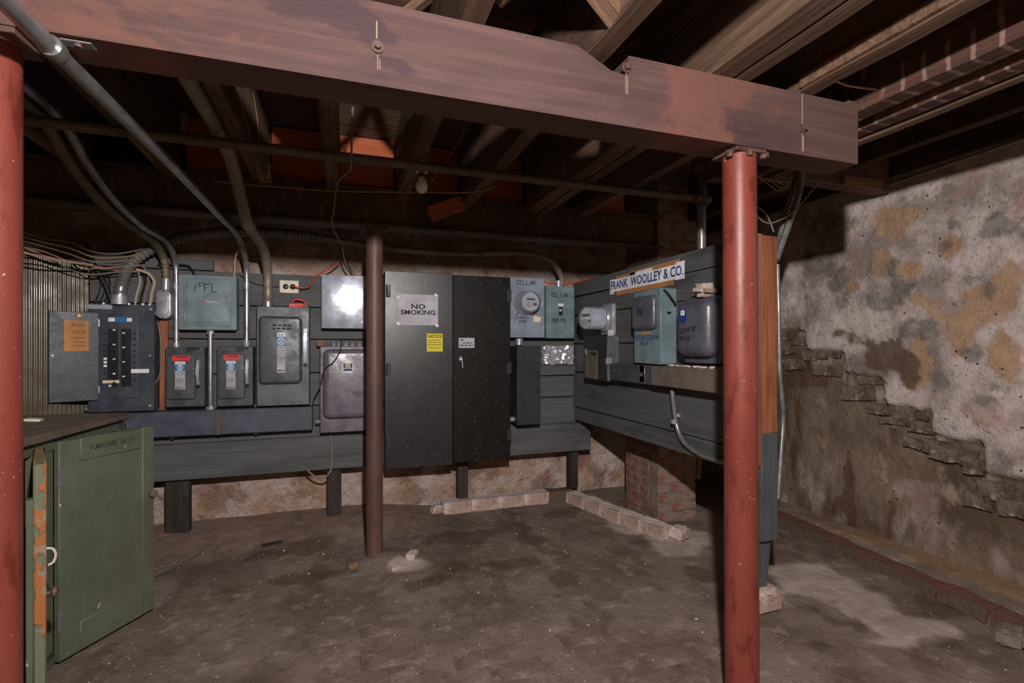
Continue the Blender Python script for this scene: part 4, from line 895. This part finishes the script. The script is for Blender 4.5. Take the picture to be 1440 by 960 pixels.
t, wd, h, d = panelbox('disconnect_switch', 'slate purple rounded switch box marked ELEVATOR MAIN', 'switch box', 1.80, 2.04, 1.075, 1.385, .075, 'slate')
MB().cover(-wd*.48, wd*.48, -d-.065, -d, h*.10, h*.96, .045, .045).build('cover', 'slate', t)
yb = -d-.0655
bd = MB().prism([(-.05+a, yb, h*.72+b_) for a, b_ in ((-.016, -.034), (.016, -.034), (.027, -.02), (.027, .02), (.018, .034), (-.018, .034), (-.027, .02), (-.027, -.02))], (0, -.001, 0)).build('badge', 'deep_blue', t, 0); boxpart('badge_square', 'white', bd, -.063, -.037, yb-.002, yb, h*.72+.002, h*.72+.026); text('D', .018, bd, 'ink', -.05, yb-.0022, h*.72+.014)
hand('ELEVATOR', .021, t, 'ink', -.015, yb-.0005, h*.45, .003, .12, .5); hand('MAIN', .022, t, 'ink', -.035, yb-.0005, h*.34, .003)
o = MB().box(-.06, .05, -.045, .04, 0, .06, .02, 2).rough(.014, 18, 5).build('plaster_lump', 'white_brick'); o.location = (GX-.062, 1.91, 1.385); tag(o, 'pale plaster lump sitting on the slate purple switch box', 'rubble')
t, wd, h, d = panelbox('wire_trough', 'dusty tan wire trough below the elevator switches', 'trough', 1.73, 2.30, .945, 1.052, .09, 'trough_tan')
for i in range(9):
    o = MB().box(-.02, .02, -.012, .012, 0, .008, .002).rough(.006, 30, i).build('plaster_flake', 'white_brick'); o.location = (GX-.045+random.uniform(-.02, .02), 1.82+i*.052, 1.052); o.rotation_euler = (0, 0, i); tag(o, 'loose plaster flake lying on the dusty tan trough', 'debris', 'plaster flakes on the tan trough')
t, wd, h, d = panelbox('wire_trough', 'dark grey wire trough section ending by the fuse box', 'trough', 2.305, 2.76, .945, 1.05, .08, 'switch_grey')
for fx in (-.38, .30): MB().cyl((fx*wd, -d, h*.5), (fx*wd, -d-.012, h*.5), .012, 8).build('cover_screw', 'dark_iron', t); boxpart('strap', 'cast', t, wd*.26, wd*.36, -d-.006, -d, .01, h, bev=.002)
pts = [onX(945, 548, GX-.045), onX(948, 575, GX-.03), onX(952, 600, GX-.02), onX(962, 622, GX-.02), onX(985, 639, GX-.018), onX(1012, 648, GX-.016), onX(1044, 652, GX-.015)]
run('flexible_conduit', 'grey flexible conduit hanging below the dusty tan trough', pts, .0125, 'flex', 12, .10, parts=((pts[1]+Vector((-.002, 0, -.055)), pts[1]+Vector((-.002, 0, -.075)), .016, 'cast', 'clip'),))
o = boxpart('pipe_bracket', 'cast', None, -.01, .01, -.006, .006, -.01, .01, bev=.002); o.location = onX(954, 584, GX-.012); tag(o, 'small metal clip holding the hanging grey flexible conduit', 'clip')
# paper name sign on cardboard
sn = thing('name_sign', 'white paper company name sign in blue capitals on brown cardboard', 'sign', (GX, 2.505, 1.503), RZ)
boxpart('cardboard_backing', 'cardboard', sn, -.14, .33, -.004, 0, .072, .108); boxpart('cardboard_backing', 'cardboard', sn, -.30, .28, -.003, 0, -.022, .03); boxpart('cardboard_backing', 'cardboard', sn, -.30, -.06, -.004, 0, .06, .10)
boxpart('paper', 'white', sn, -.375, .375, -.0055, -.004, .004, .082); boxpart('paper', 'white', sn, -.08, .09, -.006, -.004, .05, .097); boxpart('paper', 'white', sn, .30, .375, -.006, -.004, .0, .092); boxpart('paper', 'white', sn, -.375, -.33, -.006, -.004, -.01, .086)
text('FRANK  WOOLLEY & CO.', .075, sn, 'deep_blue', 0, -.0065, .043, .86, bold=.018)
mb = MB()
# grey flexible conduits and loose cables behind the panel end
for i, (dx, lbl) in enumerate(((0, 'outer grey flexible conduit rising behind the bare panel stud'), (-.03, 'inner grey flexible conduit rising behind the bare panel stud'))):
    Yc = 1.80+i*.042; pts = [onY(1091, 366, Yc), onY(1100-i*4, 340, Yc), onY(1114-i*9, 300, Yc), onY(1124-i*9, 268, Yc), onY(1128-i*6, 235, Yc), onY(1130-i*6, 190, Yc)]
    run('flexible_conduit', lbl, pts, .017, 'flex', 12, .22)
run('flexible_conduit', 'thin grey flexible conduit hanging down behind the bare panel stud', [onY(1093, 372, 1.81), onY(1095, 440, 1.80), onY(1096, 520, 1.80), onY(1099, 555, 1.81), onY(1101, 590, 1.82), onY(1098, 640, 1.81), onY(1094, 700, 1.80)], .011, 'flex', 10, .13)
def cable(label, pts, Y, r, mat, group=None, name='cable'):
    Ys = Y if isinstance(Y, (list, tuple)) else [Y]*len(pts)
    P = [onY(p[0], p[1], q_) for p, q_ in zip(pts, Ys)]; p0 = P[0]
    o = MB().tube([p-p0 for p in P], r, 6, .03).build(name, mat); o.location = p0; return tag(o, label, 'cable', group)
cable('loose pale cable looping above the bare panel stud', ((1088, 326), (1080, 305), (1068, 293), (1061, 292), (1066, 305), (1080, 314), (1100, 308), (1120, 294), (1140, 270), (1155, 252)), 1.76, .0035, 'grey_wire')

# ================================================================== GREEN CABINET
CA = math.radians(-4.84)
gc = thing('wooden_cabinet', 'low green painted wooden cabinet with its doors hanging open', 'cabinet', (-.95, 2.73, 0), CA)
# local x runs into the cabinet to -x, local y along the front towards the camera is negative
CH, CD, CL = .822, .50, 1.1
boxpart('top', 'counter', gc, -CD, .025, -CL-.01, .012, CH, CH+.028, bev=.004)
boxpart('end_panel', 'green', gc, -CD, 0, -.02, 0, .02, CH, bev=.002); boxpart('back_panel', 'green', gc, -CD, -CD+.015, -CL, 0, .02, CH)
boxpart('end_panel', 'green', gc, -CD, 0, -CL, -CL+.02, .02, CH, bev=.002); boxpart('shelf', 'green', gc, -CD, -.03, -CL, 0, .42, .44); boxpart('bottom', 'green', gc, -CD, 0, -CL, 0, .03, .05)
boxpart('rail', 'green', gc, -.02, 0, -CL, 0, CH-.045, CH, bev=.002); boxpart('stile', 'green', gc, -.022, .0, -.05, 0, .02, CH, bev=.002); boxpart('stile', 'green', gc, -.022, .0, -.60, -.49, .02, CH-.045, bev=.002); boxpart('toe_board', 'green', gc, -.02, 0, -CL, 0, .0, .05)
DH0, DH1 = .012, .808
def door(wd, hy, ang, mat, knob):
    d = MB().box(-.006, .006, .05, wd-.05, DH0+.06, DH1-.06).build('door', mat, gc)
    d.location = (.014, hy, 0); d.rotation_euler = (0, 0, ang)
    for nm, a in (('door_stile', (-.012, .012, 0, .075, DH0, DH1)), ('door_stile', (-.012, .012, wd-.055, wd, DH0, DH1)), ('door_rail', (-.012, .012, .075, wd-.055, DH1-.085, DH1)), ('door_rail', (-.012, .012, .075, wd-.055, DH0, DH0+.11))): boxpart(nm, mat, d, *a, bev=.003)
    for zz in (.68, .16): MB().box(.010, .016, -.006, .008, zz-.035, zz+.035).build('hinge', 'emt', d)
    if knob: MB().lathe([(.007, 0), (.007, .012), (.015, .017), (.017, .024), (.012, .032), (0, .034)], (.012, wd-.022, .52), (1, 0, 0), 16).build('knob', 'counter', d)
    return d
d1 = door(.382, -.50, -math.radians(25.2), 'green', True)
w1 = hand('FURNITURE 36 ST', .017, d1, 'ink', 0, 0, 0, .0018, .02, .52, 'handwriting'); w1.location = (.0128, .20, .757); w1.rotation_euler = (0, 0, PI/2)
d2 = MB().box(-.014, .014, -.34, 0, DH0, DH1, .004).rough(.002, 20, 1).build('door', 'peel', gc); d2.location = (.02, -.60, 0); d2.rotation_euler = (0, 0, math.radians(29.8))
boxpart('door_batten', 'green', d2, -.03, -.014, -.342, -.305, DH0, DH1-.1, bev=.002)
MB().lathe([(.007, 0), (.007, .012), (.016, .017), (.017, .026), (0, .032)], (.010, -.325, .42), (1, 0, 0), 14).build('knob', 'dark_iron', d2)
MB().tube([(.012, -.33, .555), (.026, -.33, .552), (.034, -.33, .535), (.030, -.33, .512), (.018, -.33, .505)], .0035, 8).build('hook', 'rope', d2)
o = MB().box(-.03, .03, -.02, .02, 0, .012, .004).rough(.012, 25, 2).build('paper_scrap', 'ivory'); o.location = onZ(48, 592, CH+.028); tag(o, 'crumpled cream paper scrap on the cabinet top', 'scrap')

# corrugated sheet along the left wall
n = 30; mb = MB(); sA, sB = Vector((-1.365, 3.435)), Vector((-1.70, 2.82)); sN = Vector((.878, -.479)); pts = []
for i in range(n*8+1):
    q = sA.lerp(sB, i/(n*8))+sN*.005*max(-.6, min(.6, math.cos(2*PI*i/8)))/.6; pts.append((q.x, q.y))
bot = [mb.bm.verts.new((x, y, .03)) for x, y in pts]; top = [mb.bm.verts.new((x, y, 1.62)) for x, y in pts]
bo2 = [mb.bm.verts.new((x-.003, y, .03)) for x, y in pts]; to2 = [mb.bm.verts.new((x-.003, y, 1.62)) for x, y in pts]
for i in range(len(pts)-1):
    mb.bm.faces.new((bot[i], bot[i+1], top[i+1], top[i])); mb.bm.faces.new((bo2[i], to2[i], to2[i+1], bo2[i+1])); mb.bm.faces.new((top[i], top[i+1], to2[i+1], to2[i]))
o = mb.build('corrugated_sheet', 'corrugated', None, 60); tag(o, 'tan corrugated sheet standing against the left wall', 'sheet')

# ================================================================== LAMPS
bl = onY(593, 262, 2.16)
t = thing('light_bulb', 'bare frosted light bulb hanging below a joist by the iron pipe', 'light bulb', (bl.x, 2.16, bl.z))
MB().lathe([(0, -.030), (.014, -.027), (.023, -.016), (.0265, 0), (.023, .014), (.0145, .032), (.012, .04), (0, .04)], (0, 0, 0), (0, 0, 1), 20).build('bulb', 'glass_bulb', t)
MB().cyl((0, 0, .038), (0, 0, .065), .015, 12).build('cap', 'brass', t); MB().cyl((0, 0, .06), (0, 0, ZT-bl.z), .026, 14, .034).build('lampholder', 'porcelain', t)
t = thing('ceiling_lamp', 'porcelain lampholder fixed to a joist above the walkway', 'lamp', (LAMP.x, LAMP.y, LAMP.z+.06))
MB().lathe([(.02, 0), (.03, .03), (.05, .06), (.055, .10), (0, .10)], (0, 0, 0), (0, 0, 1), 20).build('lampholder', 'porcelain', t)

# ================================================================== CABLES AND SMALL THINGS
p = onY(628, 293, 2.70)
o = MB().box(-.105, .105, -.014, .014, -.042, .042, .003).build('wood_scrap', 'scrap_wood'); o.location = p; o.rotation_euler = (0, math.radians(-24), .12); tag(o, 'loose orange board scrap hung on the steel girder', 'scrap')
def cl(label, pts, Y, r=.0035, mat='tan_wire', group=None): return cable(label, pts, Y, r, mat, group)
P = [onZ(*q_, EYE+.784) for q_ in ((300, 255), (380, 262), (460, 268), (540, 270), (593, 270), (640, 271), (680, 268), (697, 262))]
o = MB().tube([q_-P[0] for q_ in P], .0035, 6, .03).build('cable', 'tan_wire'); o.location = P[0]; tag(o, 'pale cable running across below the joists past the light bulb', 'cable')
cl('pale cable dropping over the girder left of the pipe post', ((496, 150), (494, 220), (492, 240), (478, 252), (472, 270), (469, 300), (467, 316), (480, 345), (486, 370), (498, 388)), [2.05, 2.05, 2.12, 2.3, 2.6, 2.70, 2.72, 3.1, 3.3, 3.4], .0045, 'grey_wire')
cl('paired thin wire hanging from the joist right of the bulb', ((664, 160), (650, 190), (635, 215), (620, 237), (605, 258)), 2.14, .0022, 'tan_wire')
for a, b_, c_, d_ in ((330, 116, 356, 208), (356, 130, 366, 210)):
    P = [onX(a, b_, -.347), onX((a+c_)/2+1, (b_+d_)/2, -.347), onX(c_, d_, -.347)]
    o = MB().tube([q_-P[0] for q_ in P], .002, 6, .03).build('cable', 'tan_wire'); o.location = P[0]; tag(o, 'thin wire stapled down the side of a joist', 'cable', 'wires stapled along the joist')
co = onY(368, 240, 2.16); t = thing('wire_bundle', 'coiled bundle of thin tan wire hanging under a joist', 'wire', co)
for i in range(6): MB().tube([onY(*q_, 2.16)-co for q_ in ((360+i*3, 200), (362+i*4, 245+i*2), (372+i*2, 256), (380-i, 250), (376+i, 232))], .0016, 6, .03).build('wire', 'tan_wire', t)
cl('thick black cable sweeping into the breaker panel top', ((120, 340), (128, 362), (142, 388), (152, 408), (158, 428)), 3.37, .010, 'black_wire')
cl('pinkish cable strung along the top of the corrugated sheet', ((28, 345), (70, 362), (110, 370), (140, 376), (175, 381), (205, 381)), [3.0, 3.1, 3.2, 3.35, 3.38, 3.38], .0065, 'pink_wire')
cl('tan cable strung along the top edge of the corrugated sheet', ((28, 353), (60, 362), (95, 368), (130, 372)), [2.8, 2.92, 3.08, 3.22], .005, 'white_wire')
for i, (off, mt) in enumerate(((0, 'grey_wire'), (7, 'tan_wire'), (14, 'grey_wire'), (-9, 'tan_wire'), (-18, 'grey_wire'))):
    cl('dusty cable drooping over the corrugated sheet', ((28, 338-off), (60, 346-off*.8), (100, 358-off*1.2), (130, 368-off), (165, 368-off*.8), (200, 364-off)), [2.9, 3.0, 3.2, 3.3, 3.3, 3.3], .004, mt, 'dusty cables drooping by the left wall')
cl('black cable looping above the breaker panel', ((100, 368), (115, 382), (130, 388), (150, 386), (175, 381), (200, 382)), [3.25, 3.3, 3.36, 3.40, 3.405, 3.405], .004, 'black_wire')
for i, (x0, mt, r) in enumerate(((193, 'white_wire', .006), (200, 'black_wire', .006), (205, 'grey_wire', .005))): cl('short %s cable entering the top of the breaker panel' % ('pale', 'black', 'grey')[i], ((x0-3, 429), (x0-1, 415), (x0+4, 398), (x0+2, 384), (x0-4, 374)), 3.40, r, mt, 'cables entering the breaker panel')
cl('cream cable arching into the breaker panel top corner', ((211, 428), (214, 410), (217, 396), (208, 384), (192, 379)), [3.395, 3.385, 3.37, 3.355, 3.35], .008, 'white_wire')
for x0 in (132, 139, 145): cl('thin dark cable fanning into the breaker panel', ((x0, 428), (x0+7, 412), (x0+10, 398), (x0+6, 382)), 3.40, .004, 'black_wire', 'thin cables fanning into the panel')
cl('thin grey cable bent beside the breaker panel', ((222, 452), (226, 480), (226, 520), (222, 534), (218, 538)), 3.38, .004, 'grey_wire')
cl('cream cable dropping behind the square junction box', ((350, 340), (340, 346), (332, 358), (330, 375), (329, 390)), 3.41, .0045, 'white_wire')
cl('black cable curving into the square junction box', ((222, 372), (250, 372), (266, 374), (274, 388)), 3.41, .006, 'black_wire')
cl('thin black cable tacked across the planks to the outlet', ((335, 385), (352, 396), (368, 401), (393, 404)), 3.44, .003, 'black_wire')
cl('orange cable running behind the CELLAR meter and switch', ((764, 396), (772, 398), (785, 400), (800, 399), (815, 396), (835, 390)), 3.43, .005, 'orange_wire')
cl('thin dark cable straggling down past the purplish switch box', ((480, 478), (478, 494), (468, 510), (456, 520), (450, 545), (441, 562), (439, 580)), [3.27, 3.27, 3.27, 3.30, 3.36, 3.38, 3.38], .0035, 'black_wire')
cl('grey cable looping below the grey skirt plank', ((465, 612), (467, 640), (465, 662), (455, 672), (440, 668), (432, 660)), 3.39, .006, 'grey_wire')
for i, (px, py) in enumerate(((500, 330), (480, 320))): cl('thin black wire tangled on the wall behind the pipe post', ((470+i*8, 320), (478, 345+i*5), (486-i*4, 362), (496, 384)), 3.5, .003, 'black_wire', 'wires tangled behind the pipe post')
for i in range(5): cl('loose wire end dangling under the joists by the timber beam', ((1058+i*9, 245+i*3), (1075+i*9, 255), (1095+i*4, 268-i*4), (1110+i*2, 262-i*5)), [1.78, 1.81, 1.90, 1.92], .003, 'tan_wire', 'loose wires behind the timber beam end')
P = [onX(*q_, .695) for q_ in ((868, 66), (900, 24), (925, -8))]
o = MB().tube([q_-P[0] for q_ in P], .002, 6, .03).build('cable', 'grey_wire'); o.location = P[0]; tag(o, 'taut pale wire running up a joist above the notch', 'cable')
cl('short loose cable between the right hand joists', ((1163, 108), (1190, 120), (1233, 126)), 1.135, .003, 'white_wire')
P = [onX(*q_, 2.905) for q_ in ((1236, 264), (1340, 229), (1445, 193))]
o = MB().tube([q_-P[0] for q_ in P], .010, 8, .1).build('slim_pipe', 'emt_dull'); o.location = P[0]; tag(o, 'slim pale pipe clipped along the top of the stone wall', 'pipe')
cl('pale string lying across the floor dirt', ((216, 800), (235, 795), (262, 782), (285, 768)), [2.75, 2.8, 2.95, 3.05], .002, 'grey_wire')

# debris on the floor
def scrap(name, label, px, py, sx, sy, sz, mat, rz=.3, cat='debris'):
    p = onZ(px, py, .02); o = MB().box(-sx/2, sx/2, -sy/2, sy/2, 0, sz, .002).rough(.004, 20, px).build(name, mat)
    o.location = (p.x, p.y, floor_h(p.x, p.y)-.002); o.rotation_euler = (0, 0, rz); tag(o, label, cat)
scrap('wood_chip', 'small pale wood offcut on the floor beside the pipe post', 496, 793, .05, .035, .03, 'bridging')
scrap('dark_scrap', 'flat dark scrap lying in the dust below the skirt plank', 382, 763, .11, .03, .012, 'leg_wood', .25)
scrap('mortar_chip', 'pale mortar chip lying beside the pipe post foot', 560, 795, .07, .04, .02, 'white_brick', .1); scrap('mortar_chip', 'rough mortar chip lying right behind the pipe post', 580, 780, .08, .05, .03, 'white_brick', 1.1)
mb = MB(); rnd = random.Random(3)
def seg(x, y, x0, y0, x1, y1):
    d = Vector((x1-x0, y1-y0)); u = max(0, min(1, Vector((x-x0, y-y0)).dot(d)/d.length_squared)); return (Vector((x, y))-Vector((x0, y0))-d*u).length
for i in range(700):
    while True:
        x = rnd.uniform(-.9, 2.7); y = rnd.uniform(1.1, 3.4)
        if min(seg(x, y, .6, 3.45, 1.62, 3.45), seg(x, y, 1.62, 3.4, 1.9, 2.5), seg(x, y, 2.77, 2.8, 2.48, .4)) > .085 and math.hypot(x-GX-.085, y-GY0-.06) > .13 and not (x > PX0-.02 and x < PX1 and y > PY0-.02): break
    s = rnd.uniform(.0015, .0045) if rnd.random() < .96 else .008
    z = floor_h(x, y); b = bmesh.new(); bmesh.ops.create_icosphere(b, subdivisions=1, radius=s)
    mb._join(b, Matrix.Translation((x, y, z+s*.2)) @ Matrix.Rotation(rnd.uniform(0, 6), 4, 'Z') @ Matrix.Diagonal((1, rnd.uniform(.5, 1), rnd.uniform(.3, .6), 1)))
o = mb.build('plaster_crumbs', 'white_brick', None, 0); tag(o, 'tiny pale plaster crumbs scattered over the cellar floor', 'crumbs', None, 'stuff')
